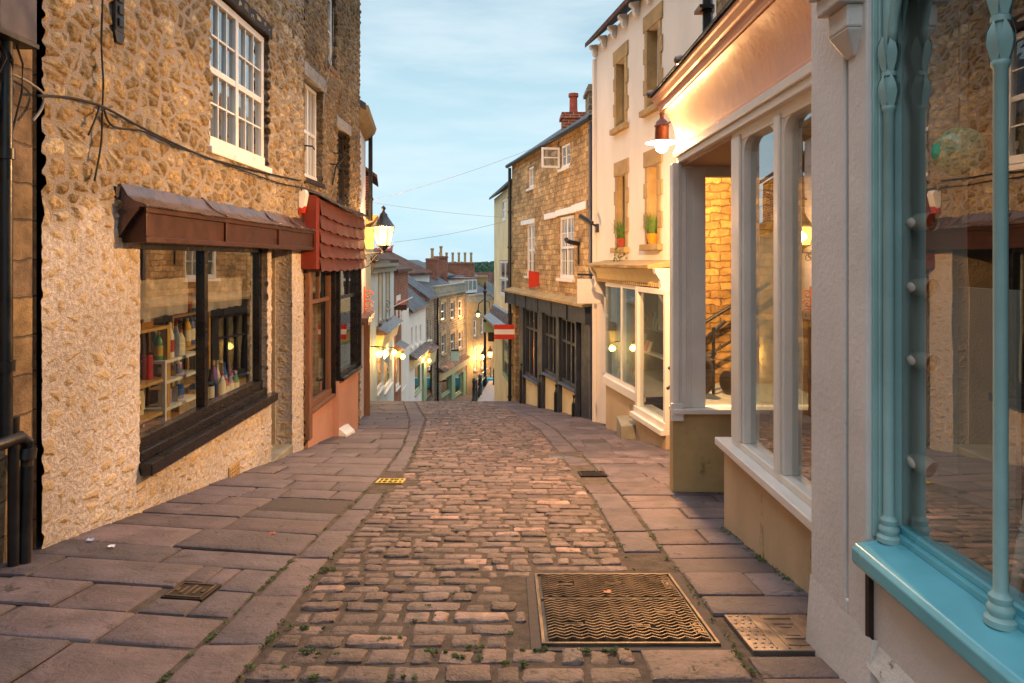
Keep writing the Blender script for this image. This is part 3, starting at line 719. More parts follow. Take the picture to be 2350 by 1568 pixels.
def gable_roof(root, fac, s0, s1, d0, d1, z0, zr, mat, over=.15, name='roof', th=.09):
    """eaves front and back, ridge parallel to the street"""
    m = MB(fac); dm = (d0+d1)/2; a, b = s0-.03, s1+.03
    for (da, za, db, zb, fl) in ((d0-over, z0, dm, zr, 1), (dm, zr, d1+over, z0, -1)):
        n = max(1, int((b-a)/1.)); L = math.hypot(da-db, za-zb)
        for k in range(n):
            p, q = a+(b-a)*k/n, a+(b-a)*(k+1)/n
            i = [m.v(p, da, za, (p, 0)), m.v(q, da, za, (q, 0)), m.v(q, db, zb, (q, L)), m.v(p, db, zb, (p, L)),
                 m.v(p, da, za-th, (p, 0)), m.v(q, da, za-th, (q, 0)), m.v(q, db, zb-th, (q, L)), m.v(p, db, zb-th, (p, L))]
            for f in ((0, 1, 2, 3), (7, 6, 5, 4), (0, 4, 5, 1), (1, 5, 6, 2), (2, 6, 7, 3), (3, 7, 4, 0)): m.f(*[i[x] for x in f])
    return m.build(name, mat, root)
def gable_end(root, fac, s, d0, d1, z0, zr, mat, name='gable'):
    m = MB(fac); dm = (d0+d1)/2; t = .06
    A = [m.v(s, d0, z0-.1, (d0, z0)), m.v(s, d1, z0-.1, (d1, z0)), m.v(s, dm, zr-.04, (dm, zr))]; B = [m.v(s+t, d0, z0-.1, (d0, z0)), m.v(s+t, d1, z0-.1, (d1, z0)), m.v(s+t, dm, zr-.04, (dm, zr))]
    m.f(*A); m.f(*reversed(B))
    for k in range(3): m.f(A[k], B[k], B[(k+1) % 3], A[(k+1) % 3])
    return m.build(name, mat, root)
def chimney(root, u, v0, v1, y, w, d, mat='brick', pots=2, potmat='terra', poth=.45, name='chimney'):
    x = (u-UX)/FD*y; z1 = -(v0-VH)/FD*y; z0 = -(v1-VH)/FD*y
    m = MB(); m.box(x-w/2, x+w/2, y-d/2, y+d/2, z0-1.2, z1-.16); m.box(x-w/2-.05, x+w/2+.05, y-d/2-.05, y+d/2+.05, z1-.16, z1-.08); m.box(x-w/2-.02, x+w/2+.02, y-d/2-.02, y+d/2+.02, z1-.08, z1)
    c = m.build(name, mat, root)
    for k in range(pots):
        px = x-w/2+w*(k+.5)/pots
        m = MB(); r = min(.13, w/pots*.42); m.lathe((px, y, z1-.01), [(r*1.05, 0), (r*.85, poth*.2), (r*.8, poth*.8), (r*1.05, poth*.85), (r*1.05, poth), (r*.7, poth), (r*.7, poth-.1)], 10); m.build('chimney_pot', potmat, c)
    return c
def pipe(root, fac, s, z0, z1, d=.07, r=.035, mat='black', name='drainpipe', br=1.6):
    m = MB(fac); m.tube([(s, d, z0), (s, d, z1)], r, 9)
    z = z0+.5
    while z < z1-.1: m.tube([(s, d, z-.03), (s, d, z+.03)], r*1.35, 9); m.box(s-r*2, s+r*2, -.005, d-r*.6, z-.015, z+.015); z += br
    return m.build(name, mat, root, smooth='auto')
# ================================================================ LEFT SIDE
FL = Fac((-2.95, 0), (-2.95, 30))       # s is simply y here
# ---- ashlar house at the left edge
h = thing('ashlar_house', 'brown ashlar stone house end at the far left edge, with a black drainpipe', 'house', (-2.95, 3.2, G(-2.9, 3.2)))
wall(h, FL, -1.5, 4.17, -3.0, 6.2, (), 'ashlar', depth=4, name='wall', d=.02)
m = MB(FL)
m.tube([(3.86, .09, -1.05), (3.86, .09, 6.0)], .034, 10); m.tube([(3.90, .10, -2.0), (3.905, .10, -.9)], .030, 10)
for z in (-.6, .6, 1.7): m.tube([(3.86, .09, z-.03), (3.86, .09, z+.03)], .046, 10); m.box(3.79, 3.93, 0, .06, z-.015, z+.015)
m.build('drainpipe', 'black', h, smooth='auto')
m = MB(FL)
m.tube([(3.72, .12, -1.02), (3.93, .12, -1.02), (3.98, .12, -1.06), (3.985, .12, -1.2), (3.95, .12, -1.9)], .036, 10); m.tube([(3.975, .12, -1.16), (3.985, .12, -1.10)], .05, 10)
m.build('waste_pipe', 'black', h, smooth='auto')
t = thing('meter_box', 'dark grey metal box high on the ashlar wall with hanging wires', 'meter box', FL.w(3.88, .1, 1.3))
m = MB(FL); m.box(3.70, 4.00, .022, .17, 1.26, 1.72); m.build('box', M('box_metal', '#4c4650', .4, .2, 5, .2, 40, dirt=('#b59a6a', .68)), t, bevel=.01)
m = MB(FL); m.box(3.69, 4.01, .02, .175, 1.235, 1.262); m.build('lid', 'black', t, bevel=.003)
m = MB(FL)
for k in range(6):
    a = 3.76+.035*k; z = 1.25
    m.tube([(a, .09, z), (a+rnd(-.03, .03), .11+rnd(-.03, .03), z-.12), (a+rnd(-.08, .08), .09, z-.28), (3.87+rnd(-.03, .03), .07, z-.5-rnd(0, .2))], .006, 5)
m.build('wires', 'wire', t)

# ---- rubble stone house with the hardware window
SW = (5.38, 8.14, -1.585, .17)           # shop window opening
DR = (8.30, 9.06, -2.75, .17)            # recessed doorway
UW = (6.62, 8.16, 1.10, 2.66)            # white sash pair above
h = thing('rubble_house', 'rough golden rubble stone house with a white sash window above a shop window', 'house', (-2.95, 6.9, G(-2.9, 6.9)))
wall(h, FL, 4.24, 9.56, -3.0, 6.0, [SW, DR, UW], 'rubble', res=.022, reveal=.22, depth=5, name='wall', closed='ashlar', zfine=3.4)
# doorway recess
m = MB(FL); q = .014
m.box(8.20, 8.30-q, -1.0, -.10, -2.75, .17); m.box(9.075, 9.2, -1.0, -.20, -2.75, .17); m.build('door_jamb', M('roughcast_jamb', '#a4957d', .9, .2, 3, .9, 30, .02), h)
m = MB(FL); m.box(8.3, 9.075, -1.0, -.22, .17, .25); m.build('door_head', 'darkwood', h)
dd = MB(FL); dd.box(8.3, 9.07, -1.0, -.93, -2.6, .16); do = dd.build('door', 'darkpaint', h, bevel=.004)
m = MB(FL)
for a, b, c, e in ((8.38, 8.64, -1.2, -.1), (8.72, 8.98, -1.2, -.1), (8.38, 8.64, -2.4, -1.4), (8.72, 8.98, -2.4, -1.4)): m.box(a, b, -.93, -.915, c, e)
m.build('door_panel', 'darkpaint', do, bevel=.004)
m = MB(FL); m.box(8.28, 9.08, -1.0, .04, -3.0, G(-2.9, 8.7)+.07); m.build('doorstep', 'greystone', h, bevel=.01)
# white window
wn = window(h, FL, UW[0]+.01, UW[1]-.01, UW[2]+.02, UW[3]-.01, d=-.01, cols=3, rows=4, fw=.075, bar=.018, split=(7.36,), glass='oldglass', back='backing', bd=.12, backz=1.85, th=.08)
m = MB(FL); m.box(6.56, 8.21, -.12, .07, 1.03, 1.10); m.build('sill', 'whitewin', wn, bevel=.008)
m = MB(FL); m.box(6.5, 8.28, -.2, .05, 2.67, 2.83); m.build('lintel', 'darkwood', h, bevel=.01)
m = MB(FL); m.quad((6.5, -.9, .9), (8.3, -.9, .9), (8.3, -.9, 2.9), (6.5, -.9, 2.9)); m.build('room_wall', 'room', h)
# copper fascia over the shop
t = thing('shop_fascia', 'long brown metal shop fascia with a weathered curved lead top over the hardware window', 'shop fascia', FL.w(7.3, 0, .15))
m = MB(FL); m.box(5.12, 9.46, .0, .20, .13, .40)
for z in (.13, .355): m.box(5.10, 9.48, .20, .222, z, z+.045)
for y in (5.10, 6.52, 8.0, 9.43): m.box(y, y+.05, .20, .2205, .175, .355)
m.build('fascia_board', 'copper', t, bevel=.005)
m = MB(FL); m.extrude([(.02, .15), (.02, .56), (.05, .57), (.075, .53), (.10, .485), (.15, .445), (.22, .425), (.245, .405), (.24, .395), (.19, .40)], 5.06, 9.50, 26, .006); m.build('lead_top', 'lead', t, smooth='auto')
for y in (6.42, 7.95, 8.8): m = MB(FL); m.tube([(y, .03, .585), (y+.02, .085, .53), (y+.05, .11, .49), (y+.06, .17, .45), (y+.07, .25, .415)], .009, 6); m.build('lead_joint', 'lead', t, smooth=True)
m = MB(FL); m.box(5.0, 5.10, .01, .05, .46, .54); m.build('end_bracket', 'darkwood', t)
# shop window joinery
a, b, c, e = SW
sw = window(h, FL, a+.005, b-.005, c+.06, e-.01, d=-.03, mf='darkpaint', cols=1, rows=1, sash=False, fw=.075, split=(6.66,), back=None, name='shop_window', glass='shopglass', th=.09)
m = MB(FL); m.box(a-.03, b+.10, -.1, .13, c-.11, c-.01); m.box(a, b, -.12, .03, c-.012, c+.065); m.build('sill', 'darkpaint', sw, bevel=.01)
m = MB(FL); m.box(8.02, 8.09, -.13, -.115, c+.1, e-.1); m.build('inner_jamb', 'roomlight', sw)
m = MB(FL)
m.quad((a, -.12, c+.04), (b, -.12, c+.04), (b, -2.2, c+.04), (a, -2.2, c+.04)); m.build('display_floor', 'pine', h, fix=False)
m = MB(FL); e2 = e+.12
m.quad((a-.1, -2.2, c), (b+.1, -2.2, c), (b+.1, -2.2, e2), (a-.1, -2.2, e2)); m.quad((a-.1, -.14, c), (a-.1, -2.2, c), (a-.1, -2.2, e2), (a-.1, -.14, e2)); m.quad((b+.06, -.14, c), (b+.06, -2.2, c), (b+.06, -2.2, e2), (b+.06, -.14, e2)); m.quad((a-.1, -.14, e2), (b+.1, -.14, e2), (b+.1, -2.2, e2), (a-.1, -2.2, e2))
m.build('shop_room', 'room', h, fix=False)
m = MB(FL); m.box(6.9, 7.6, -2.15, -2.1, c, -.1); m.box(7.15, 7.2, -2.1, -2.06, c, -.1); m.build('inner_door', 'dark', h)
# a blurred pale banner inside the glass
for a_, b_, c_, e_, lab in ((5.5, 6.55, -.50, -.17, 'long pale frosted banner inside the left pane of the hardware window'), (6.74, 7.86, -.52, -.20, 'shorter pale frosted banner inside the right pane of the hardware window')):
    m = MB(FL); n = 16; top = [m.v(a_+(b_-a_)*k/n, -.16+rnd(-.004, .004), e_+rnd(-.006, .006)) for k in range(n+1)]; bot = [m.v(a_+(b_-a_)*k/n, -.16+rnd(-.004, .004), c_+rnd(-.010, .010)) for k in range(n+1)]
    for k in range(n): m.f(bot[k], bot[k+1], top[k+1], top[k])
    tag(m.build('window_banner', 'banner', loc=FL.w((a_+b_)/2, -.16, c_)), lab, 'banner')
# ---- shelving and stock inside the hardware window
zf = c+.045
def shelf(name, lab, y0, y1, dn, df, zs, ztop, mat, post=.05):
    t = thing(name, lab, 'shelves', FL.w((y0+y1)/2, (dn+df)/2, zf))
    m = MB(FL)
    for y in (y0, y1-post):
        for d in (dn, df+post): m.box(y, y+post, d-post, d, zf, ztop)
    m.build('posts', mat, t, bevel=.003)
    for z in zs: m = MB(FL); m.box(y0-.003, y1+.003, df-.002, dn+.002, z, z+.028); m.build('shelf_board', mat, t, bevel=.003)
    return t
shelf('shelving_unit', 'yellow pine shelving unit at the near end of the hardware window', 5.46, 6.42, -.26, -.62, (-1.42, -1.12, -.64), -.61, 'pine', .06)
shelf('shelving_unit', 'small white painted shelving unit left of the black mullion', 6.28, 6.98, -.24, -.48, (-1.40, -1.15, -.96), -.93, 'whitewin', .035)
shelf('shelving_unit', 'back shelving unit right of the black mullion, boxes on its top', 6.98, 7.86, -.52, -.80, (-1.36, -.97, -.60), -.58, 'pine', .035)
cnt = {}
def bottle(y, d, z, r, hgt, col, cap, kind, where):
    prof = {'bottle': [(r*.95, 0), (r, .02), (r, hgt*.62), (r*.55, hgt*.78), (r*.38, hgt*.84), (r*.38, hgt*.88)],
            'jar': [(r*.9, 0), (r, .012), (r, hgt*.78), (r*.8, hgt*.86), (r*.8, hgt*.9)],
            'spray': [(r*.9, 0), (r, .02), (r, hgt*.5), (r*.45, hgt*.72), (r*.32, hgt*.8)],
            'tin': [(r, 0), (r*1.03, .006), (r, .014), (r, hgt*.94), (r*1.03, hgt*.97), (r*.95, hgt)]}[kind]
    p = FL.w(y, d, z)
    nm = {'bottle': 'plastic_bottle', 'jar': 'jar', 'spray': 'spray_bottle', 'tin': 'tin'}[kind]
    cn = col[0]
    lab = f'{cn} {nm.replace("_", " ")}'+(f' with {cap[0]} top' if cap and kind != 'tin' else '')+f' {where}'
    t = thing(nm, lab, nm.split('_')[-1], p, 'hardware shop stock in the left window')
    m = MB(); m.lathe(p, prof, 12); m.build('body', paint(col[1], .35), t, smooth='auto')
    if cap and kind != 'tin':
        m = MB(); hh = prof[-1][1]
        if kind == 'spray': m.lathe(p, [(r*.4, hh), (r*.4, hgt*.93), (r*.2, hgt)], 8); q = Vector(p)+Vector((r*.3, 0, hgt*.93)); m.hexa([(q.x-.012, q.y-.012, q.z), (q.x+r*1.1, q.y-.012, q.z), (q.x+r*1.1, q.y+.012, q.z), (q.x-.012, q.y+.012, q.z), (q.x-.012, q.y-.012, q.z+.022), (q.x+r*1.1, q.y-.012, q.z+.022), (q.x+r*1.1, q.y+.012, q.z+.022), (q.x-.012, q.y+.012, q.z+.022)])
        else: m.lathe(p, [(prof[-1][0]*1.1, hh), (prof[-1][0]*1.1, hgt), (prof[-1][0]*.5, hgt)], 10)
        m.build('cap', paint(cap[1], .4), t, smooth='auto')
    if kind in ('bottle', 'spray', 'jar'):
        m = MB(); m.lathe(p, [(r*1.012, hgt*.15), (r*1.012, hgt*.5)], 12); m.build('paper_label', paint(random.choice(('#e9e2d0', '#d8b33a', '#b8402c', '#3c5fa0', '#e8e4de')), .5), t, smooth='auto')
    return t
C_ = {k: (k, v) for k, v in dict(white='#e4e0d8', purple='#8a5aa8', blue='#2f5fae', red='#b02a24', yellow='#d6ab2c', green='#3f8f5c', pink='#c77aa0', brown='#5a3822', amber='#a8702a', black='#1c1b1c', lilac='#a994c4', teal='#3a8f94', cream='#dccfae').items()}
def box_(y0, y1, d0, d1, z, hgt, col, where, kind='carton', tilt=0):
    t = thing(kind, f'{col[0]} {kind} {where}', kind, FL.w((y0+y1)/2, (d0+d1)/2, z), 'hardware shop stock in the left window')
    m = MB(FL); m.hexa([(y0, d0, z), (y1, d0, z), (y1, d1, z), (y0, d1, z), (y0+tilt, d0, z+hgt), (y1+tilt, d0, z+hgt), (y1+tilt, d1, z+hgt), (y0+tilt, d1, z+hgt)]); m.build('body', paint(col[1]), t, bevel=.003)
    m = MB(FL); f = .2; m.box(y0+(y1-y0)*f, y1-(y1-y0)*f, d1, d1+.0015, z+hgt*.25, z+hgt*.7); m.build('paper_label', paint(random.choice(('#e9e2d0', '#d8b33a', '#c4572c', '#7aa0c8'))), t)
B = bottle
S1 = 'on top of the pine unit, left pane'; S2 = 'on the middle shelf of the pine unit'; S3 = 'on the white unit, beside the black mullion'
S4 = 'inside the white unit'; S5 = 'on the top shelf right of the mullion'; S6 = 'on the middle shelf right of the mullion'; S7 = 'on the window sill board at the far right'; S8 = 'on the bottom pine shelf'
B(5.56, -.36, -.612, .05, .26, C_['yellow'], C_['red'], 'bottle', S1)
for k, (y, c_) in enumerate(((5.72, 'cream'), (5.80, 'amber'), (5.87, 'brown'), (5.93, 'black'))): box_(y, y+.055, -.55, -.34, -.612, .24+.02*(k % 2), C_[c_], S1, 'folder', .012*k)
box_(6.06, 6.26, -.52, -.34, -.612, .2, C_['amber'], S1, 'carton', .05)
B(5.55, -.40, -1.092, .045, .12, C_['red'], C_['white'], 'jar', S2)
t = thing('enamel_pot', 'white enamel stock pot with a lid on the middle shelf of the pine unit', 'pot', FL.w(5.86, -.42, -1.092)); p = FL.w(5.86, -.42, -1.092)
m = MB(); m.lathe(p, [(.10, 0), (.115, .02), (.115, .2), (.12, .205)], 18); m.build('body', 'enamel', t, smooth='auto')
m = MB(); m.lathe(p, [(.122, .207), (.12, .215), (.07, .24), (.02, .25), (.022, .275), (.01, .285)], 18); m.build('lid', 'enamel', t, smooth='auto')
B(6.08, -.42, -1.092, .03, .34, C_['amber'], C_['black'], 'bottle', S2); B(6.18, -.48, -1.092, .032, .38, C_['brown'], C_['amber'], 'bottle', S2); B(6.24, -.38, -1.092, .045, .22, C_['red'], C_['red'], 'tin', S2)
B(5.68, -.36, -1.092, .03, .30, C_['teal'], C_['cream'], 'bottle', S2)
for y, c_, k_, cp, hh in ((6.36, 'green', 'bottle', 'yellow', .27), (6.46, 'red', 'tin', None, .12), (6.56, 'white', 'bottle', 'white', .33), (6.68, 'white', 'spray', 'red', .36), (6.78, 'cream', 'bottle', 'red', .24)):
    B(y, -.34, -.932, .042, hh, C_[c_], C_[cp] if cp else None, k_, S3)
B(6.50, -.44, -.932, .035, .30, C_['teal'], C_['white'], 'spray', S3); B(6.64, -.43, -.932, .03, .38, C_['lilac'], C_['black'], 'bottle', S3)
for y, c_ in ((6.40, 'cream'), (6.50, 'amber'), (6.62, 'lilac'), (6.74, 'purple')): B(y, -.34, -1.122, .032, .11, C_[c_], C_['white'], 'jar', S4+', upper shelf')
for y, c_ in ((6.42, 'white'), (6.53, 'lilac'), (6.64, 'cream'), (6.76, 'blue')): B(y, -.34, -1.372, .036, .14, C_[c_], None, 'tin', S4+', lower shelf')
B(5.60, -.38, -1.392, .035, .15, C_['amber'], C_['white'], 'jar', S8); B(5.76, -.38, -1.392, .04, .18, C_['yellow'], C_['black'], 'bottle', S8); box_(5.9, 6.14, -.52, -.36, -1.392, .22, C_['cream'], S8)
B(7.06, -.62, -.572, .045, .24, C_['blue'], C_['white'], 'bottle', S5); box_(7.16, 7.40, -.74, -.56, -.572, .17, C_['amber'], S5); B(7.5, -.62, -.572, .05, .25, C_['brown'], C_['yellow'], 'bottle', S5); B(7.62, -.62, -.572, .045, .23, C_['blue'], C_['amber'], 'bottle', S5)
for y, c_, cp, hh in ((7.1, 'cream', 'white', .14), (7.24, 'cream', 'white', .12), (7.5, 'yellow', 'blue', .34), (7.6, 'blue', 'red', .36), (7.7, 'red', 'white', .30)): B(y, -.62, -.942, .042, hh, C_[c_], C_[cp], 'bottle' if hh > .2 else 'jar', S6)
for y, d_, c_, cp, hh, k_ in ((7.36, -.30, 'black', 'black', .36, 'bottle'), (7.42, -.38, 'yellow', 'black', .26, 'tin'), (7.56, -.26, 'white', 'red', .30, 'bottle'), (7.62, -.38, 'purple', 'yellow', .42, 'bottle'), (7.70, -.28, 'red', 'white', .24, 'bottle'),
                        (7.76, -.40, 'white', 'cream', .40, 'spray'), (7.78, -.26, 'lilac', 'pink', .28, 'spray'), (7.85, -.36, 'blue', 'blue', .36, 'bottle'), (7.88, -.24, 'green', 'white', .26, 'bottle'), (7.93, -.32, 'pink', 'purple', .30, 'bottle')):
    B(y, d_, zf, .04, hh, C_[c_], C_[cp], k_, S7)
B(7.0, -.3, zf, .06, .12, C_['black'], C_['black'], 'jar', S7.replace('far right', 'foot of the mullion')); B(7.18, -.34, zf, .085, .16, C_['cream'], C_['brown'], 'jar', S7.replace('far right', 'foot of the mullion'))
# air brick
m = MB(FL); m.box(7.02, 7.30, -.02, .045, -2.27, -2.14)
for i in range(6):
    for j in range(3): m.box(7.045+i*.041, 7.07+i*.041, .045, .052, -2.26+j*.037, -2.238+j*.037)
m.build('air_brick', 'stone', h, bevel=.002)

# ---- house with the tile hung bay
h3 = thing('tile_hung_house', 'tall rubble house with a red tile hung bay over a dark timber shopfront', 'house', (-2.95, 11.3, G(-2.9, 11.3)))
W1 = (9.62, 10.52, 1.17, 2.58); W2 = (11.42, 12.2, 1.0, 2.22); W3 = (10.86, 11.3, 3.12, 4.3); SH = (9.62, 12.5, -3.4, .0)
wall(h3, FL, 9.57, 13.1, -4.0, 5.75, [W1, W2, W3, SH], 'rubble2', res=.03, reveal=.2, depth=5, closed='ashlar')
w1 = window(h3, FL, *[W1[0]+.01, W1[1]-.01, W1[2]+.01, W1[3]-.01], d=-.06, mf='whitewin', cols=2, rows=2, fw=.06, split=(10.07,), glass='oldglass', bd=.12, backz=1.8, th=.07)
m = MB(FL); m.box(9.5, 10.62, -.1, .07, 2.59, 2.78); m.build('lintel', 'greywood', h3, bevel=.01); m = MB(FL); m.box(9.56, 10.56, -.1, .06, 1.10, 1.17); m.build('sill', 'darkwood', h3, bevel=.008)
w2 = window(h3, FL, *[W2[0]+.01, W2[1]-.01, W2[2]+.01, W2[3]-.01], d=-.05, mf='darkwood', cols=1, rows=2, fw=.05, split=(11.8,), glass='oldglass', bd=.12, backz=1.55)
m = MB(FL); m.box(11.3, 12.3, -.1, .06, 2.23, 2.40); m.build('lintel', 'greywood', h3, bevel=.01); m = MB(FL); m.box(11.36, 12.26, -.1, .05, .94, 1.0); m.build('sill', 'darkwood', h3, bevel=.008)
w3 = window(h3, FL, *[W3[0]+.01, W3[1]-.01, W3[2]+.01, W3[3]-.01], d=-.03, cols=1, rows=3, fw=.06, glass='oldglass', bd=.15)
m = MB(FL); m.box(10.82, 11.36, -.1, .06, 3.04, 3.12); m.build('sill', 'wornwood', h3, bevel=.008)
gable_roof(h3, FL, 9.57, 13.1, -5, 0, 5.78, 7.6, 'tile', over=.28)
m = MB(FL); pr = [(.36+.065*math.cos(a), 5.60+.065*math.sin(a)) for a in [math.pi+math.pi*k/8 for k in range(9)]]; pr += [(.36+.055*math.cos(a), 5.605+.055*math.sin(a)) for a in [2*math.pi-math.pi*k/8 for k in range(9)]]
m.extrude(pr, 4.2, 13.16, 12); m.build('gutter', 'copper', h3, smooth='auto')
m = MB(FL); m.tube([(13.05, .36, 5.55), (13.05, .36, 5.42), (13.05, .22, 5.32), (13.05, .08, 5.28)], .035, 8); m.build('gutter_outlet', 'copper', h3, smooth=True)
gable_roof(h, FL, 4.24, 9.55, -5, 0, 5.9, 7.7, 'tile', over=.28)
for y, z in ((9.62, 1.62), (10.95, 1.55), (11.1, 1.75)): m = MB(FL); m.tube([(y, -.05, z), (y, .14, z-.02), (y+.03, .16, z-.06)], .012, 6); m.build('wall_hook', 'black', h3)
m = MB(FL); m.tube([(11.05, .03, 1.05), (11.05, .1, 1.5), (11.1, .26, 1.72)], .018, 6); m.build('wall_bracket', 'black', h3)
# tile hung bay
t = thing('tile_hung_bay', 'red bay hung with wavy clay tiles projecting above the timber shopfront', 'bay', FL.w(11, .1, -.12))
m = MB(FL); m.box(9.60, 12.50, .03, .23, -.12, .86); m.build('carcass', 'redpaint', t)
for q_ in ((9.44, 9.60, .03, .245, -.13, .90), (12.50, 12.56, .03, .24, -.13, .74)): m = MB(FL); m.box(*q_); m.build('side_board', 'redpaint', t, bevel=.004)
NC = 5
for k in range(NC):
    m = MB(FL); z1 = .87-.11*0-(.87+.13)*k/NC; z0 = z1-(.87+.13)/NC-.03; n = 40; A = []; Bq = []; Cq = []
    ph = rnd(0, 6)
    for i in range(n+1):
        y = 9.605+(12.50-9.605)*i/n; sag = -.05*math.sin(math.pi*i/n)*(1-k/NC)-.10*(i/n)*(1-k/(NC-1))
        w = .010*math.sin(i*1.05+ph)+rnd(-.006, .006)
        A.append(m.v(y, .236, z1+sag, (y, 1.))); Bq.append(m.v(y, .272+rnd(-.004, .004), z0+sag*.8+w, (y, 0.))); Cq.append(m.v(y, .238, z0+sag*.8+w+.004, (y, 0.)))
    for i in range(n): m.f(Bq[i+1], Bq[i], A[i], A[i+1]); m.f(Cq[i+1], Cq[i], Bq[i], Bq[i+1])
    m.build('tile_course', 'hungtile', t, fix=False, smooth='auto')
m = MB(FL)
for i in range(16):
    y = 9.42+3.16*i/16; s_ = -.10*(i/16)-.04*math.sin(math.pi*i/16); m.hexa([(y, .0, .99+s_), (y+.205, .0, .985+s_), (y+.205, .32, .875+s_+rnd(-.012, .012)), (y, .32, .88+s_+rnd(-.012, .012)), (y, .0, 1.03+s_), (y+.205, .0, 1.025+s_), (y+.205, .32, .91+s_), (y, .32, .915+s_)])
m.build('slate_cap', 'slate', t)
t = thing('alarm_box', 'white alarm box with a red tip fixed beside the tile hung bay', 'alarm box', FL.w(9.42, .1, .6))
m = MB(FL); m.extrude([(.04, .72), (.04, .95), (.13, .96), (.15, .91), (.12, .74), (.09, .70)], 9.30, 9.42); m.build('case', 'enamel', t, bevel=.006)
m = MB(FL); m.extrude([(.04, .62), (.04, .72), (.09, .70), (.12, .735), (.10, .64)], 9.305, 9.415); m.build('red_base', 'redsign', t, bevel=.005)
# timber shopfront
t = thing('timber_shopfront', 'old timber shopfront with dusty panes over an orange plastered base', 'shopfront', FL.w(11, 0, G(-2.9, 11)))
zb = lambda y: G(-2.9, y)
m = MB(FL)
m.hexa([(9.78, .0, -3.4), (12.5, .0, -3.6), (12.5, .05, -3.6), (9.78, .05, -3.4), (9.78, .0, -2.02), (11.0, .0, -2.02), (11.0, .05, -2.02), (9.78, .05, -2.02)]) if False else None
m.box(9.76, 11.1, -.10, .03, -3.6, -2.22); m.box(11.1, 12.5, -.10, .13, -3.8, -1.98); m.build('base_wall', 'orange', t)
m = MB(FL); m.box(9.62, 9.76, -.1, .10, -2.55, -.12); m.box(9.76, 9.80, -.1, .07, -2.45, -.12); m.build('corner_post', 'wornwood', t, bevel=.006)
def sashwin(a, b, c, e, d, tr, mat, sheet_):
    w = window(t, FL, a, b, c, e, d=d, mf=mat, cols=1, rows=1, sash=False, fw=.06, back=None, glass='shopglass', th=.08)
    m = MB(FL); m.box(a+.06, b-.06, d-.06, d-.01, tr-.03, tr+.03); m.box((a+b)/2-.02, (a+b)/2+.02, d-.06, d-.012, tr+.03, e-.06); m.build('transom', mat, w, bevel=.003)
    m = MB(FL); m.box(a-.02, b+.02, d-.06, d+.07, c-.06, c-.004); m.build('sill', mat, w, bevel=.006)
    if sheet_:
        m = MB(FL); n = 14; P = [[m.v(a+.02+(b-a-.04)*i/n, d-.20+.03*math.sin(i*1.3)+rnd(-.01, .01), c+(tr-c)*j/3) for i in range(n+1)] for j in range(4)]
        for A_, B_ in zip(P, P[1:]):
            for i in range(n): m.f(A_[i], A_[i+1], B_[i+1], B_[i])
        m.build('dust_sheet', 'dusty', w, smooth=True, fix=False)
    return w
sashwin(9.80, 11.06, -2.16, -.12, .02, -.62, 'wornwood', True)
m = MB(FL); m.box(11.06, 11.16, -.1, .09, -2.2, -.12); m.build('mullion_post', 'darkpaint', t, bevel=.005)
sashwin(11.16, 12.48, -1.92, -.12, .14, -.62, 'darkpaint', False)
m = MB(FL); m.box(12.44, 12.5, -.12, .2, -1.95, -.12); m.build('end_post', 'darkpaint', t, bevel=.005)
m = MB(FL); m.quad((9.6, -1.4, -3), (12.6, -1.4, -3), (12.6, -1.4, .1), (9.6, -1.4, .1)); m.quad((9.6, -.12, -2.1), (12.6, -.12, -2.1), (12.6, -1.4, -2.1), (9.6, -1.4, -2.1)); m.quad((9.6, -.12, .06), (12.6, -.12, .06), (12.6, -1.4, .06), (9.6, -1.4, .06)); m.quad((12.55, -.1, -3), (12.55, -1.4, -3), (12.55, -1.4, .1), (12.55, -.1, .1)); m.quad((9.61, -.2, -3), (9.61, -1.4, -3), (9.61, -1.4, .1), (9.61, -.2, .1))
m.build('inner_room', 'room', t, fix=False)
for k, (y, d_, w_, hh, c_) in enumerate(((11.45, -.35, .4, .55, '#a8804a'), (11.9, -.4, .35, .35, '#c8bfae'), (11.5, -.5, .45, .9, '#6d4a30'), (10.2, -.5, .4, .5, '#b59a72'))):
    m = MB(FL); m.box(y-w_/2, y+w_/2, d_-.2, d_, -2.09, -2.09+hh); tag(m.build('cardboard_box', paint(c_, .8), bevel=.006, loc=FL.w(y, d_-.1, -2.09)), ('brown cardboard box just inside the second timber window', 'pale box beside the window end post of the timber shopfront', 'tall dark box standing behind the brown cardboard box', 'tan box behind the dust sheet of the first timber window')[k], 'box')
m = MB(FL); m.hexa([(11.12, .04, zb(11.3)-.1), (11.75, .04, zb(11.7)-.1), (11.75, .30, zb(11.7)-.1), (11.12, .30, zb(11.3)-.1), (11.12, .04, zb(11.2)+.22), (11.75, .04, zb(11.7)+.24), (11.75, .24, zb(11.7)+.04), (11.12, .26, zb(11.3)+.06)])
tag(m.build('stone_wedge', 'white', bevel=.01, loc=FL.w(11.4, .1, zb(11.4))), 'small whitewashed stone wedge at the foot of the orange base wall', 'stone block')

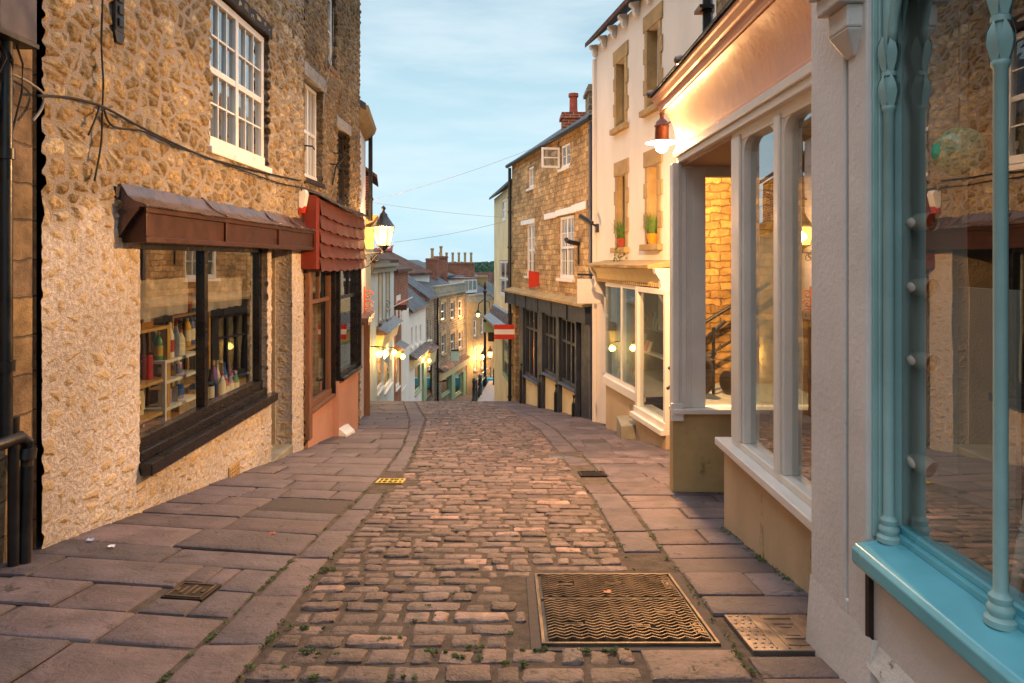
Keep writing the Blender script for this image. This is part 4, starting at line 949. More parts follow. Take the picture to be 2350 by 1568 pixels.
# ---- cables on the left walls
def cable(name, lab, pts, r=.008, mat='wire', F=FL, sub=6, sag=.0):
    P = [Vector(p) for p in pts]; out = []
    for k in range(len(P)-1):
        p0, p1, p2, p3 = P[max(k-1, 0)], P[k], P[k+1], P[min(k+2, len(P)-1)]
        for j in range(sub):
            q = j/sub; out.append(.5*((2*p1)+(p2-p0)*q+(2*p0-5*p1+4*p2-p3)*q*q+(3*p1-p0-3*p2+p3)*q**3))
    out.append(P[-1]); m = MB(F); m.tube([tuple(o) for o in out], r, 6)
    return tag(m.build(name, mat, smooth=True, loc=F.w(*pts[0])), lab, 'cable')
def L(u, v, d=.085): s, z = FL.hit(u, v, d); return (s, d, z)
cable('wall_cable', 'thick black cable bundle sagging from the left corner to below the white window', [L(85, 220), L(160, 225), L(235, 245), L(310, 285), L(390, 325), L(470, 360), L(520, 375), L(600, 395), L(690, 415)], .010)
cable('wall_cable', 'thinner cable looping under the cable bundle beside the white window', [L(238, 250), L(260, 290), L(330, 302), L(400, 335), L(450, 352), L(540, 385), L(640, 420), L(690, 430)], .008)
cable('wall_cable', 'thin black cable hanging straight down the rubble wall, left of the white window', [L(236, -20), L(233, 100), L(237, 190), L(235, 250), L(232, 330), L(217, 415)], .007)
cable('wall_cable', 'short stub of cable hanging from the cable bundle', [L(228, 245), L(220, 270), L(203, 310)], .007)
cable('wall_cable', 'pale loop of cable crossing the corner between ashlar and rubble walls', [L(15, 165, .1), L(50, 180, .1), L(75, 195, .08), L(100, 218, .08), L(95, 250, .08), L(75, 278, .08)], .008, 'greycable')
cable('wall_cable', 'thin cable down the wall between the fascia end and the tiled bay', [L(690, 430), L(697, 460), L(696, 520)], .008)
cable('wall_cable', 'white wire dropping from the top floor window past the tiled bay house', [L(765, 20), L(762, 120), L(744, 220), L(742, 260)], .007, 'greycable')
t = thing('iron_wall_plate', 'small ornate black iron plate high on the rubble wall', 'wall plate', FL.w(5.15, .05, 1.9))
m = MB(FL); s, z = FL.hit(270, 25, .05); m.box(s-.055, s+.055, .04, .07, z-.16, z+.25)
for k in range(4): m.box(s-.03, s+.03, .07, .085, z-.12+k*.09, z-.06+k*.09)
m.hexa([(s-.04, .04, z-.24), (s+.04, .04, z-.24), (s+.04, .07, z-.24), (s-.04, .07, z-.24), (s-.07, .04, z-.16), (s+.07, .04, z-.16), (s+.07, .07, z-.16), (s-.07, .07, z-.16)])
m.build('plate', 'black', t, bevel=.006)
# ================================================================ RIGHT SIDE
# ---- turquoise shop, nearest
FT = Fac((1.42, 0), (1.42, 10))          # s is y
t = thing('turquoise_shop', 'nearest shop with a turquoise sill and thin turquoise columns, right edge', 'shop', (1.42, 1.6, G(1.4, 1.6)))
m = MB(FT)
m.box(2.775, 3.085, -.3, .07, -2.6, 4.2); m.box(2.60, 2.745, -.3, .07, -2.6, 4.2); m.box(2.745, 2.775, -.3, .045, -1.37, 4.2); m.box(2.745, 2.775, -.3, .0695, -2.6, -1.37)
m.build('pilaster', 'oldplaster', t, bevel=.008)
m = MB(FT); m.tube([(2.758, .052, -1.2), (2.757, .054, .3), (2.76, .05, .78)], .007, 6); m.build('groove_strip', 'darkwood', t)  # thin dark strip laid in the groove between the pilaster's two faces
# the pilaster's flared foot
m = MB(FT)
P = [[m.v(y, d, z) for y, d in ((3.09, -.05), (3.09+f*.5, .07+f), (2.8, .072+f), (2.55, .075+f), (2.55, -.05))] for z, f in ((-2.6, .025), (-1.75, .018), (-1.55, .008), (-1.42, .0))]
for A, B_ in zip(P, P[1:]):
    for i in range(4): m.f(A[i+1], A[i], B_[i], B_[i+1])
m.build('pilaster_foot', 'oldplaster', t, smooth='auto')
m = MB(FT)   # console under the fascia
for z0, z1, e in ((1.42, 1.52, .10), (1.36, 1.42, .13), (1.20, 1.36, .07), (1.06, 1.13, .13), (.99, 1.06, .10), (.90, .99, .06)): m.box(2.66-e*.5, 2.76+e*.5, .0, .07+e, z0, z1)
m.hexa([(2.68, .0, .80), (2.74, .0, .80), (2.74, .08, .80), (2.68, .08, .80), (2.63, .0, .90), (2.79, .0, .90), (2.79, .13, .90), (2.63, .13, .90)])
m.box(2.6, 3.085, .07, .09, 1.55, 4.2)
m.build('console', 'oldplaster', t, bevel=.008)
m = MB(FT); m.box(-1.5, 2.60, -.14, .055, -2.6, -1.12); m.build('stall_wall', 'oldplaster', t, bevel=.01)
m = MB(FT)
for k in range(10): y = 2.58-.45*k; m.hexa([(y, .05, -1.53), (y-.46, .05, -1.53), (y-.46, .085+rnd(-.01, .01), -1.53), (y, .085, -1.53), (y, .05, -1.43+rnd(-.01, .01)), (y-.46, .05, -1.43), (y-.46, .06, -1.44), (y, .06, -1.45)])
m.build('plinth_ledge', M('flaking_paint', '#d9d4ca', .7, .12, 9, .8, 40, .012, dirt=('#5c5348', .56)), t)
m = MB(FT); m.box(2.575, 2.60, .02, .075, -1.5, -1.13); m.build('corner_crack', 'darkwood', t)
m = MB(FT); m.extrude([(-.1, -1.15), (.125, -1.15), (.14, -1.13), (.14, -1.085), (.128, -1.068), (.12, -1.066), (-.02, -1.045), (-.1, -1.045)], -1.5, 2.575); m.build('sill', 'turq', t, bevel=.004)
m = MB(FT); m.box(-1.5, 2.565, -.06, -.012, -1.046, -1.02); m.box(-1.5, 2.565, -.075, -.03, -1.02, -.995); m.build('lower_rail', 'turq', t, bevel=.004)
m = MB(FT)
for a, b, d in ((2.588, 2.60, .052), (2.576, 2.587, .035), (2.566, 2.575, .0)): m.box(a, b, -.05, d, -1.05, 3.0)
m.build('door_frame_board', 'turqdull', t, bevel=.004)
for yc in (2.55, 1.967, 1.40, .84, .28):
    p = FT.w(yc, .012, -1.05)
    m = MB(); m.lathe(p, [(.042, 0), (.042, .018), (.030, .028), (.036, .042), (.036, .05), (.027, .062), (.031, .074), (.031, .082), (.022, .092), (.019, .10), (.019, 1.60), (.025, 1.61), (.025, 1.622), (.020, 1.63), (.020, 1.73), (.026, 1.735), (.026, 1.75), (.02, 1.755), (.02, 2.4)], 16)
    c_ = m.build('column', 'turqdull', t, smooth='auto')
    m = MB()
    for q in range(6):     # tulip leaves of the capital
        a = q*math.pi/3+.3
        for z0, hh, r0, r1 in ((.565, .12, .022, .036), (.70, .13, .024, .039)):
            pts = []
            for k in range(5):
                f = k/4; rr = r0+(r1-r0)*math.sin(f*2.4)**2*(1 if f < .9 else .9); w = .018*math.sin(math.pi*(.15+.8*f))
                pts.append((rr, w, z0+hh*f))
            P = [[m.v(p[0]+r*math.cos(a)-w*sg*math.sin(a), p[1]+r*math.sin(a)+w*sg*math.cos(a), z+ (.0 if sg else .004)) for sg in (-1, 0, 1)] for r, w, z in pts]
            for A, B_ in zip(P, P[1:]):
                for i in range(2): m.f(A[i], A[i+1], B_[i+1], B_[i])
    m.build('capital', 'turqdull', c_, smooth=True)
for ya, yb in ((1.967, 2.55), (1.40, 1.967), (.84, 1.40), (.28, .84)):
    m = MB(FT); n = 20; yc, r = (ya+yb)/2, (yb-ya)/2-.02; A = []; Bq = []
    for k in range(n+1):
        a = math.pi*k/n; y = yc+r*math.cos(a); z = .80+1.15*r*math.sin(a); A.append((y, z))
    for d in (-.03, .0):
        i0 = [m.v(y, d, z) for y, z in A]; i1 = [m.v(y, d, 1.5) for y, z in A]
        for k in range(n): m.f(i0[k], i0[k+1], i1[k+1], i1[k])
    m.build('arch_spandrel', 'turqdull', t)
    m = MB(FT); m.tube([(y, .01, z) for y, z in A], .018, 8); m.build('arch_moulding', 'turqdull', t, smooth=True)
m = MB(FT); m.box(-1.5, 2.6, -.2, .06, 1.5, 4.2); m.build('fascia', 'turqdull', t, bevel=.01)
m = MB(FT); m.quad((-1.5, -.045, -1.03), (2.57, -.045, -1.03), (2.57, -.045, 1.5), (-1.5, -.045, 1.5)); m.build('pane', 'shopglass', t, fix=False)
wall(t, FT, -1.5, 3.085, 4.2, 6.4, (), 'oldplaster', depth=4, name='upper_wall')
m = MB(FT); m.box(-1.5, 3.07, -3.0, -.06, -1.25, -1.13); m.build('floor', 'floorwood', t)
m = MB(FT)
m.quad((-1.5, -3, -1.2), (3.0, -3, -1.2), (3.0, -3, 1.6), (-1.5, -3, 1.6)); m.quad((3.0, -.1, -1.2), (3.0, -3, -1.2), (3.0, -3, 1.6), (3.0, -.1, 1.6)); m.quad((-1.45, -.1, -1.2), (-1.45, -3, -1.2), (-1.45, -3, 1.6), (-1.45, -.1, 1.6)); m.quad((-1.5, -.1, 1.55), (3.0, -.1, 1.55), (3.0, -3, 1.55), (-1.5, -3, 1.55))
m.build('room_wall', M('shop_room', '#4b4843', .9, .1, 2, 0), t, fix=False)
m = MB(FT); m.box(2.575, 2.59, -.30, -.052, -1.13, 1.3); m.build('rail_board', 'roomlight', t, bevel=.004)
m = MB(FT); m.box(2.54, 2.565, -.24, -.07, -1.13, .0); m.box(2.25, 2.565, -.26, -.24, -1.13, -.1); m.build('display_panel', 'roomlight', t, bevel=.003)
# dark panelled door inside
m = MB(FT); m.box(1.2, 2.0, -.62, -.58, -1.13, 1.1); dr = m.build('inner_door', M('panelled_door', '#34302b', .5, .1, 3, .1), t)
m = MB(FT)
for a, b, c_, e_ in ((1.27, 1.56, -.2, .95), (1.64, 1.93, -.2, .95), (1.27, 1.56, -1.0, -.35), (1.64, 1.93, -1.0, -.35)): m.box(a, b, -.58, -.568, c_, e_); m.box(a+.05, b-.05, -.568, -.56, c_+.05, e_-.05)
m.build('door_panel', M('panelled_door2', '#3d3832', .5, .1, 3, .1), dr, bevel=.004)
for k, v in enumerate((510, 660, 830, 1066)):
    y = 2.48; x = 1.505; z = -(v-VH)/FD*y
    sp = thing('spot_lamp', ('topmost of the row of round spot lamps behind the turquoise column', 'second spot lamp from the top behind the turquoise column', 'third spot lamp from the top behind the turquoise column', 'lowest spot lamp of the row, nearest the turquoise sill')[k], 'spot lamp', (x-.02, y+.07, z), 'spot lamps up the side of the turquoise window')
    ax = Vector((.30, -.85, -.22 if k == 3 else -.02)); c_ = Vector((x-.015, y+.03, z))
    m = MB(); m.lathe(c_, [(.012, -.035), (.026, -.02), (.032, .0), (.034, .02), (.035, .035), (.0355, .037), (.0355, .062), (.033, .064), (.030, .056)], 18, ax); m.build('body', 'spot', sp, smooth='auto')
    m = MB(); m.lathe(c_, [(.031, .050), (.031, .056), (.004, .058)], 18, ax); m.build('grille', 'spotface', sp, smooth='auto')
    m = MB(); m.lathe(c_+Vector((-.0, .03, 0)), [(.010, -.01), (.010, .05)], 10, (0, 1, 0)); m.build('mount', 'spot', sp)
p = (1.545, 2.36, .375)
sp = thing('green_globe', 'green glass globe hanging inside the turquoise window', 'glass globe', p)
m = MB(); m.lathe(p, [(.085*math.sin(math.pi*k/14), -.085*math.cos(math.pi*k/14)) for k in range(15)], 24); m.build('globe', M('green_glass_solid', '#35b58e', .12, .1, 5, 0, coat=.6, spec=.6), sp, smooth=True)
m = MB(); m.tube([(p[0], p[1], p[2]+.08), (p[0], p[1], 1.5)], .004, 6, True); m.build('cord', 'black', sp)
# white turned stool and bell lamp inside
p = Vector((1.66, 2.02, -1.13))
st = thing('white_stool', 'white stool with turned legs inside the turquoise window', 'stool', p)
m = MB(); m.lathe(p+Vector((0, 0, .50)), [(.09, 0), (.115, .005), (.12, .02), (.115, .035), (.05, .04)], 20); m.build('seat', 'whitewin', st, smooth='auto')
for i, (a, b) in enumerate(((1, 1), (-1, 1), (-1, -1), (1, -1))):
    m = MB(); ax = Vector((-a*.05, -b*.05, .5)); m.lathe(p+Vector((a*.11, b*.11, .0)), [(.010, 0), (.012, .06), (.017, .20), (.019, .27), (.013, .29), (.019, .30), (.013, .31), (.019, .32), (.014, .335), (.018, .37), (.016, .45), (.013, .505)], 12, ax); m.build('leg', 'whitewin', st, smooth='auto')
m = MB(); 
m.tube([p+Vector((.095, .095, .16)), p+Vector((-.095, .095, .16)), p+Vector((-.095, -.095, .16)), p+Vector((.095, -.095, .16)), p+Vector((.095, .095, .16))], .008, 8, True); m.build('stretcher', 'whitewin', st, smooth=True)
p = Vector((1.52, 1.95, -1.13))
st = thing('desk_lamp', 'white bell shaped lamp standing low behind the second turquoise column', 'lamp', p)
m = MB(); m.lathe(p+Vector((.02, -.03, .15)), [(.012, -.055), (.035, -.045), (.05, -.01), (.055, .04), (.056, .075), (.050, .075), (.045, .03)], 20, (.25, -.3, 1)); m.build('shade', 'spot', st, smooth='auto')
m = MB(); m.lathe(p, [(.035, 0), (.035, .01), (.012, .015), (.010, .10)], 14); m.build('stem', 'spot', st, smooth='auto')

# ---- salmon shop with the deep cove
FS = Fac((1.62, 0), (1.62, 10))
t = thing('salmon_shop', 'shop with a big salmon cove fascia and white framed windows round a recessed entrance', 'shop', (1.62, 5, G(1.6, 5)))
m = MB(FS); m.box(3.09, 5.22, -.25, .0, -2.9, -1.42); m.build('stall_wall', 'stallbeige', t, bevel=.006)
m = MB(FS); m.box(5.0, 5.22, -1.1, -.25, -2.9, -1.42); m.build('lobby_stall', 'khaki', t, bevel=.006)
m = MB(FS); m.box(3.09, 5.26, -.24, .06, -1.42, -1.362); m.build('sill', 'white', t, bevel=.008)
m = MB(FS); m.box(3.09, 5.10, -.13, -.02, -1.362, -1.31)
for a, b in ((4.86, 5.10), (4.14, 4.28), (3.45, 3.57)):
    m.box(a, b, -.12, -.025, -1.31, .90); m.box(a+.03, b-.03, -.025, -.005, -1.31, .9)
m.box(3.09, 5.10, -.14, -.02, .86, 1.04); wf = m.build('window_frame', 'white', t, bevel=.008)
for a, b in ((4.28, 4.86), (3.57, 4.14)):    # rounded top corners
    for y, sg in ((a, 1), (b, -1)):
        m = MB(FS); r = .12; c0 = m.v(y, -.03, .86); pts = [m.v(y+sg*r*(1-math.cos(q)), -.03, .86-r*(1-math.sin(q))) for q in [math.pi/2*k/6 for k in range(7)]]
        c1 = m.v(y, -.10, .86); pt2 = [m.v(y+sg*r*(1-math.cos(q)), -.10, .86-r*(1-math.sin(q))) for q in [math.pi/2*k/6 for k in range(7)]]
        for k in range(6): m.f(c0, pts[k], pts[k+1]); m.f(pts[k], pt2[k], pt2[k+1], pts[k+1])
        m.build('corner_fillet', 'white', wf)
m = MB(FS); m.quad((3.09, -.08, -1.32), (5.0, -.08, -1.32), (5.0, -.08, .9), (3.09, -.08, .9)); m.build('pane', 'shopglass', wf, fix=False)
m = MB(FS); m.quad((5.06, -.1, -1.36), (5.06, -1.05, -1.36), (5.06, -1.05, 1.0), (5.06, -.1, 1.0)); m.build('lobby_pane', 'shopglass', wf, fix=False)
m = MB(FS); m.box(3.09, 5.05, -1.5, -.13, -1.41, -1.362); m.build('display_floor', 'roomlight', t)
m = MB(FS); m.quad((3.1, -2.6, -1.4), (5.05, -2.6, -1.4), (5.05, -2.6, 1.0), (3.1, -2.6, 1.0)); m.quad((3.12, -.1, -1.4), (3.12, -2.6, -1.4), (3.12, -2.6, 1.0), (3.12, -.1, 1.0)); m.quad((3.1, -.13, .98), (5.08, -.13, .98), (5.08, -2.6, .98), (3.1, -2.6, .98)); m.quad((3.1, -1.5, -1.39), (3.1, -2.6, -1.39), (5.05, -2.6, -1.39), (5.05, -1.5, -1.39)); m.build('room_wall', 'room', t, fix=False)
# lobby: soffit, back door, far return
m = MB(FS); m.box(5.1, 6.55+.02, -1.5, -.02, .90, .935); m.build('lobby_soffit', M('soffit', '#9a7a62', .6, .1, 3, .1), t)
m = MB(FS); m.box(5.22, 6.6, -1.42, -1.36, -2.9, .90); ld = m.build('lobby_door', 'wornwood', t)
m = MB(FS); m.box(5.3, 5.95, -1.36, -1.34, -1.2, .8); m.box(6.05, 6.5, -1.36, -1.34, -1.2, .8); m.build('door_panel', 'darkwood', ld, bevel=.005)
YR, DX = 6.55, .08
m = MB(FS); m.box(YR, YR+.14, -1.40, DX-.004, -3.2, -1.47); m.build('return_stall', 'khaki', t, bevel=.005)
m = MB(FS); m.box(YR-.06, YR+.16, -1.40, DX+.0, -1.47, -1.425); m.build('return_sill', 'white', t, bevel=.006)
m = MB(FS)
m.box(YR, YR+.12, DX-.085, DX, -1.425, .93); m.box(YR-.04, YR, DX-.10, DX+.02, -1.54, -1.37); m.box(YR+.015, YR+.12, DX-.14, DX-.085, -1.425, .93); m.box(YR+.03, YR+.12, DX-.17, DX-.14, -1.425, .93); m.box(YR+.04, YR+.12, DX-.20, DX-.17, -1.425, .93); m.box(YR-.02, YR, DX-.06, DX, -1.37, .93)
m.build('corner_post', 'white', t, bevel=.006)
m = MB(FS)
m.box(YR+.04, YR+.11, DX-.33, DX-.20, -1.425, .93); m.box(YR+.04, YR+.11, -1.4, DX-.33, .80, .93); m.box(YR+.04, YR+.11, -1.4, -1.3, -1.425, .80); rf = m.build('return_frame', 'white', t, bevel=.006)
m = MB(FS); m.quad((YR+.07, DX-.3, -1.44), (YR+.07, -1.35, -1.44), (YR+.07, -1.35, .85), (YR+.07, DX-.3, .85)); m.build('pane', 'shopglass', rf, fix=False)
m = MB(FS); m.box(5.1, YR+.10, -1.5, -.06, .94, 1.44); m.build('lobby_head', 'plaster', t)
# the alley beyond the entrance: the stone flank of the white house, its steps and handrail
al = thing('stone_alley_wall', 'rough coursed stone wall of the alley glowing orange behind the entrance window', 'wall', (2.9, 9.0, -2.6))
m = MB()
a_ = [m.v(2.20+.1*0, 8.94, z, (2.2, z)) for z in (-3.4, 1.5)]; b_ = [m.v(5.0, 8.94, z, (5.0, z)) for z in (-3.4, 1.5)]; c_ = [m.v(2.20, 9.2, z, (1.9, z)) for z in (-3.4, 1.5)]; d_ = [m.v(5.0, 9.2, z, (5.3, z)) for z in (-3.4, 1.5)]
m.f(a_[0], b_[0], b_[1], a_[1]); m.f(c_[0], a_[0], a_[1], c_[1]); m.f(d_[0], c_[0], c_[1], d_[1]); m.f(a_[1], b_[1], d_[1], c_[1]); m.build('masonry', 'inner', al)
m = MB(); m.hexa([(1.78, 6.72, -3.4), (3.6, 6.72, -3.4), (3.6, 8.94, -3.4), (2.2, 8.94, -3.4), (1.78, 6.72, -1.62), (3.6, 6.72, -1.62), (3.6, 8.94, -1.62), (2.2, 8.94, -1.62)]); tag(m.build('alley_paving', 'greystone', loc=(2.5, 7.8, -1.62)), kind='structure')
hr = thing('alley_handrail', 'black iron handrail sloping down the orange lit alley wall', 'handrail', (2.6, 8.8, -1.62))
m = MB(); m.tube([(2.05, 8.75, -1.05), (3.3, 8.75, -.30)], .025, 8, True); m.tube([(2.3, 8.8, -1.35), (3.3, 8.8, -.78)], .018, 8, True); m.build('rail', 'black', hr)
for xx in (2.45, 3.0): m = MB(); m.tube([(xx, 8.76, -1.62), (xx, 8.76, -1.05+.6*(xx-2.05))], .018, 8, True); m.build('post', 'black', hr)
p = Vector((2.32, 8.1, -1.61))
bt = thing('hand_cart', 'old dark wheeled hand cart standing in the alley behind the salmon shop entrance window', 'cart', p)
for q, (dx, dy, r) in enumerate(((-.12, 0, .28), (.28, .1, .14))):
    m = MB(); m.lathe(p+Vector((dx, dy, r)), [(r-.035, -.02), (r, -.02), (r, .02), (r-.035, .02), (r-.035, -.02)], 24, (.9, .4, 0))
    for k in range(6):
        a = math.pi*k/6; e = Vector((-.4*math.cos(a), .9*math.cos(a), math.sin(a)))*(r-.03); m.tube([p+Vector((dx, dy, r))-e, p+Vector((dx, dy, r))+e], .010, 5, True)
    m.build('wheel', 'darkwood', bt)
m = MB(); m.tube([p+Vector((-.5, -.2, .35)), p+Vector((.3, .3, .85))], .022, 8, True); m.tube([p+Vector((-.5, -.1, .1)), p+Vector((.2, .35, .45))], .018, 8, True); m.tube([p+Vector((.1, .1, .0)), p+Vector((.1, .1, .8))], .02, 8, True); m.build('handle_bars', 'black', bt)
p = Vector((2.05, 4.1, -1.36))
bt = thing('painted_cabinet', 'pale round cabinet with a candle on it behind the salmon shop glass', 'cabinet', p)
m = MB(); m.lathe(p, [(.24, 0), (.24, .05), (.22, .06), (.22, .62), (.25, .64), (.25, .68), (.1, .69)], 24); m.build('body', M('bluegrey_wood', '#7c8584', .5, .15, 5, .1), bt, smooth='auto')
m = MB(); m.lathe(p+Vector((-.05, -.05, .69)), [(.03, 0), (.03, .36), (.005, .37)], 12); tag(m.build('candle', 'enamel', smooth='auto', loc=p+Vector((-.05, -.05, .69))), 'tall pale candle standing on the round cabinet in the salmon shop', 'candle')
p = Vector((2.0, 3.75, -1.36))
bt = thing('wooden_chair', 'pale painted chair behind the near pane of the salmon shop', 'chair', p)
m = MB(); m.box(p.x-.18, p.x+.18, p.y-.18, p.y+.18, p.z+.40, p.z+.44); m.build('seat', 'roomlight', bt, bevel=.008)
for a in (-1, 1):
    for b in (-1, 1): m = MB(); m.tube([p+Vector((a*.19, b*.19, 0)), p+Vector((a*.15, b*.15, .4))], .014, 8, True); m.build('leg', 'roomlight', bt)
m = MB(); 
for k in range(4): m.tube([p+Vector((.16, -.15+.1*k, .44)), p+Vector((.24, -.15+.1*k, .86))], .010, 6, True)
m.tube([p+Vector((.24, -.18, .86)), p+Vector((.24, .18, .86))], .016, 8, True); m.build('backrest', 'roomlight', bt)
for k, (y, x, w, hh, c_, lab, cat) in enumerate(((4.55, 2.3, .5, .9, '#5a3a24', 'dark wooden chest of drawers deep in the salmon shop window', 'chest'), (4.7, 1.95, .22, .28, '#b5854a', 'small tan wooden box on the salmon shop display floor', 'box'))):
    m = MB(); m.box(x-w/2, x+w/2, y-.18, y+.18, -1.36, -1.36+hh); o = m.build('wooden_chest' if k == 0 else 'wooden_box', paint(c_), bevel=.006, loc=(x, y, -1.36)); tag(o, lab, cat)
# cove, cornice, flashing
prof = [(-.25, 1.04), (.02, 1.04), (.035, 1.055), (.035, 1.075), (.015, 1.09)]
prof += [(.015+.175*(1-math.cos(a))*1.0, 1.09+.36*math.sin(a)) for a in [R(8)+R(70)*k/9 for k in range(10)]]
m = MB(FS); m.extrude(prof+[(-.25, 1.45)], 3.085, 6.66, 6); cv = m.build('cove_fascia', 'salmon', t, smooth='auto')
dT, zT = prof[-1]
m = MB(FS); m.extrude([(-.25, 1.452), (dT-.005, 1.452), (dT+.02, 1.452), (dT+.03, 1.475), (dT+.03, 1.50), (dT+.06, 1.515), (dT+.085, 1.55), (dT+.10, 1.56), (dT+.10, 1.585), (-.25, 1.60)], 3.08, 6.70, 1); m.build('cornice', 'salmon', t, bevel=.004)
m = MB(FS); m.box(3.09, 6.64, -.02, .052, .985, 1.045); m.box(3.09, 6.63, -.04, .03, .93, .985); m.build('lower_moulding', 'white', t, bevel=.008)
m = MB(FS)
for k in range(12): y = 3.08+3.64*k/12; m.hexa([(y, -.3, 1.74), (y+.30, -.3, 1.74), (y+.30, dT+.12, 1.59+rnd(-.005, .005)), (y, dT+.12, 1.59), (y, -.3, 1.77), (y+.3, -.3, 1.77), (y+.3, dT+.12, 1.61), (y, dT+.12, 1.61)])
m.build('slate_cap', 'slate', t)
for y in (6.70, 5.55): m = MB(FS); m.lathe(FS.w(y, dT+.10, 1.625), [(.035, -.06), (.04, .0), (.03, .04), (.01, .05)], 10, (-1, 0, 0)); m.build('lead_roll', 'lead', t, smooth='auto')
wall(t, FS, 3.09, 5.95, 1.64, 6.4, (), 'coursed', depth=4, name='upper_wall', d=-.16)
pipe(t, FS, 6.0, 1.7, 6.2, d=-.10, r=.045)

# ---- white rendered house
FW_ = Fac((1.685, 13.89), (2.57, 8.97))
t = thing('white_house', 'tall white rendered house with stone window surrounds above a small book shop', 'house', (1.9, 12.5, G(1.9, 12.5)))
EV = 4.30
def rect(F, u0, u1, um, v0, v1, d=0.):
    a, b = sorted((F.s_(u0, d), F.s_(u1, d))); return (a, b, F.z_(um, v1, d), F.z_(um, v0, d))
wins = []
for (u0, u1, v0, v1) in ((1416, 1435, 140, 290), (1487, 1512, 60, 245), (1418, 1436, 402, 568), (1488, 1511, 380, 560)): wins.append(rect(FW_, u0, u1, (u0+u1)/2, v0, v1))
s1, s2 = FW_.s_(1397), FW_.s_(1550)
SHW = (FW_.s_(1393), FW_.s_(1548), -3.6, -.42)
wall(t, FW_, 0, FW_.L, -4.2, EV, wins+[SHW], 'plaster', reveal=.2, depth=5)
for k, (a, b, c, e) in enumerate(wins):
    w = window(t, FW_, a+.006, b-.006, c+.006, e-.006, d=-.15, mf='whitewin', cols=2, rows=2, fw=.05, glass='glass', bd=.15)
    m = MB(FW_)
    m.box(a-.17, b+.17, -.0, .025, e+.002, e+.26)
    for s0, sg in ((a, -1), (b, 1)):
        z = c; n = 5
        for q in range(n): wd = .17 if q % 2 else .11; z1 = c+(e-c)*(q+1)/n; m.box(min(s0, s0+sg*wd), max(s0, s0+sg*wd), -.0, .022, z+.002, z1-.002); z = z1
    m.build('stone_surround', 'stone', t, bevel=.006)
    m = MB(FW_)
    for s0, sg in ((a, 1), (b, -1)): m.box(min(s0, s0+sg*.004), max(s0, s0+sg*.004), -.15, .0, c, e)
    m.build('reveal_lining', 'stone', t)
    m = MB(FW_); m.box(a-.18, b+.18, -.1, .09, c-.10, c-.002); m.build('window_ledge', 'stone', w, bevel=.008)
gable_roof(t, FW_, 0, FW_.L, -5, 0, EV+.10, EV+2.4, 'tile', over=.20)
for k in range(8):
    s = .15+.58*k; m = MB(FW_); m.extrude([(.0, EV-.20), (.06, EV-.22), (.09, EV-.16), (.10, EV-.08), (.15, EV-.05), (.16, EV+.0), (.0, EV+.03)], s-.05, s+.05); m.build('eaves_bracket', 'white', t, bevel=.005)
# shop below: ledge, cream canopy board, bay
zl = -.03
m = MB(FW_)
for k in range(7):
    a = s1-.16+(s2+.14-s1)*k/7; m.hexa([(a, .0, zl-.07), (a+(s2+.1-s1)/6.6, .0, zl-.07), (a+(s2+.1-s1)/6.6, .42+rnd(-.02, .02), zl-.10), (a, .42, zl-.10), (a, .0, zl+.03), (a+(s2+.1-s1)/6.6, .0, zl+.03), (a+(s2+.1-s1)/6.6, .43, zl-.05+rnd(-.01, .01)), (a, .43, zl-.05)])
m.build('stone_ledge', 'stone', t, bevel=.006)
m = MB(FW_); m.extrude([(.0, -.13), (.34, -.12), (.31, -.17), (.27, -.22), (.245, -.28), (.235, -.34), (.25, -.345), (.25, -.40), (.0, -.40)], s1, s2, 1); m.build('canopy_board', 'creamboard', t, smooth='auto')
m = MB(FW_)
n = 34
for k in range(n): a = s1+(s2-s1)*k/n; m.box(a, a+(s2-s1)/n*.5, .25, .258, -.40, -.35)
m.build('dentil_strip', 'stone', t)
for s in (s1-.10, s2+.0):
    m = MB(FW_); m.extrude([(.0, -.12), (.36, -.12), (.34, -.2), (.27, -.30), (.25, -.42), (.27, -.50), (.22, -.62), (.12, -.66), (.0, -.75)], s, s+.10); m.build('scroll_bracket', 'white', t, bevel=.006)
# canted bay at the far side, flat window at the near side
sm = FW_.s_(1497); sb0 = s1+.05; sill = -2.12; sill2 = -2.30
fb = [(sb0, .0), (sb0+.42, .22), (sm-.02, .22)]
def strip(a, b, z0, z1, th, mat, nm, root, off=0.):
    (s0, d0), (s1_, d1) = a, b; m = MB(FW_); m.hexa([(s0, d0-th, z0), (s1_, d1-th, z0), (s1_, d1+off, z0), (s0, d0+off, z0), (s0, d0-th, z1), (s1_, d1-th, z1), (s1_, d1+off, z1), (s0, d0+off, z1)]); return m.build(nm, mat, root, bevel=.004)
bay = thing('bay_window', 'white canted bay window full of books under the cream canopy board', 'bay window', FW_.w(sb0+.6, .1, sill))
for a, b in zip(fb, fb[1:]):
    strip(a, b, -3.9, sill-.14, .10, 'stallbeige', 'stall_wall', bay, -.01); strip(a, b, sill-.14, sill, .12, 'white', 'sill', bay, .05); strip(a, b, sill, sill+.06, .06, 'white', 'bottom_rail', bay)
    strip(a, b, sill+.06, -.42, .004, 'clearglass', 'pane', bay, -.03); strip(a, b, -.48, -.41, .06, 'white', 'top_rail', bay)
m = MB(FW_)
for s, d, w in ((sb0, .0, .09), (sb0+.40, .20, .08), (sb0+.40+(sm-sb0-.40)*.5, .22, .06), (sm-.09, .22, .10)): m.box(s-.005, s+w, d-.08, d+.005, sill, -.41)
m.build('posts', 'white', bay, bevel=.005)
m = MB(FW_); m.lathe(FW_.w(sb0+.62, .12, sill), [(.05, 0), (.05, 1.7)], 12); m.build('inner_column', 'roomlight', bay, smooth='auto')
m = MB(FW_); m.box(sb0, sm, -1.2, .14, sill-.06, sill-.005); m.build('display_floor', 'roomlight', bay)
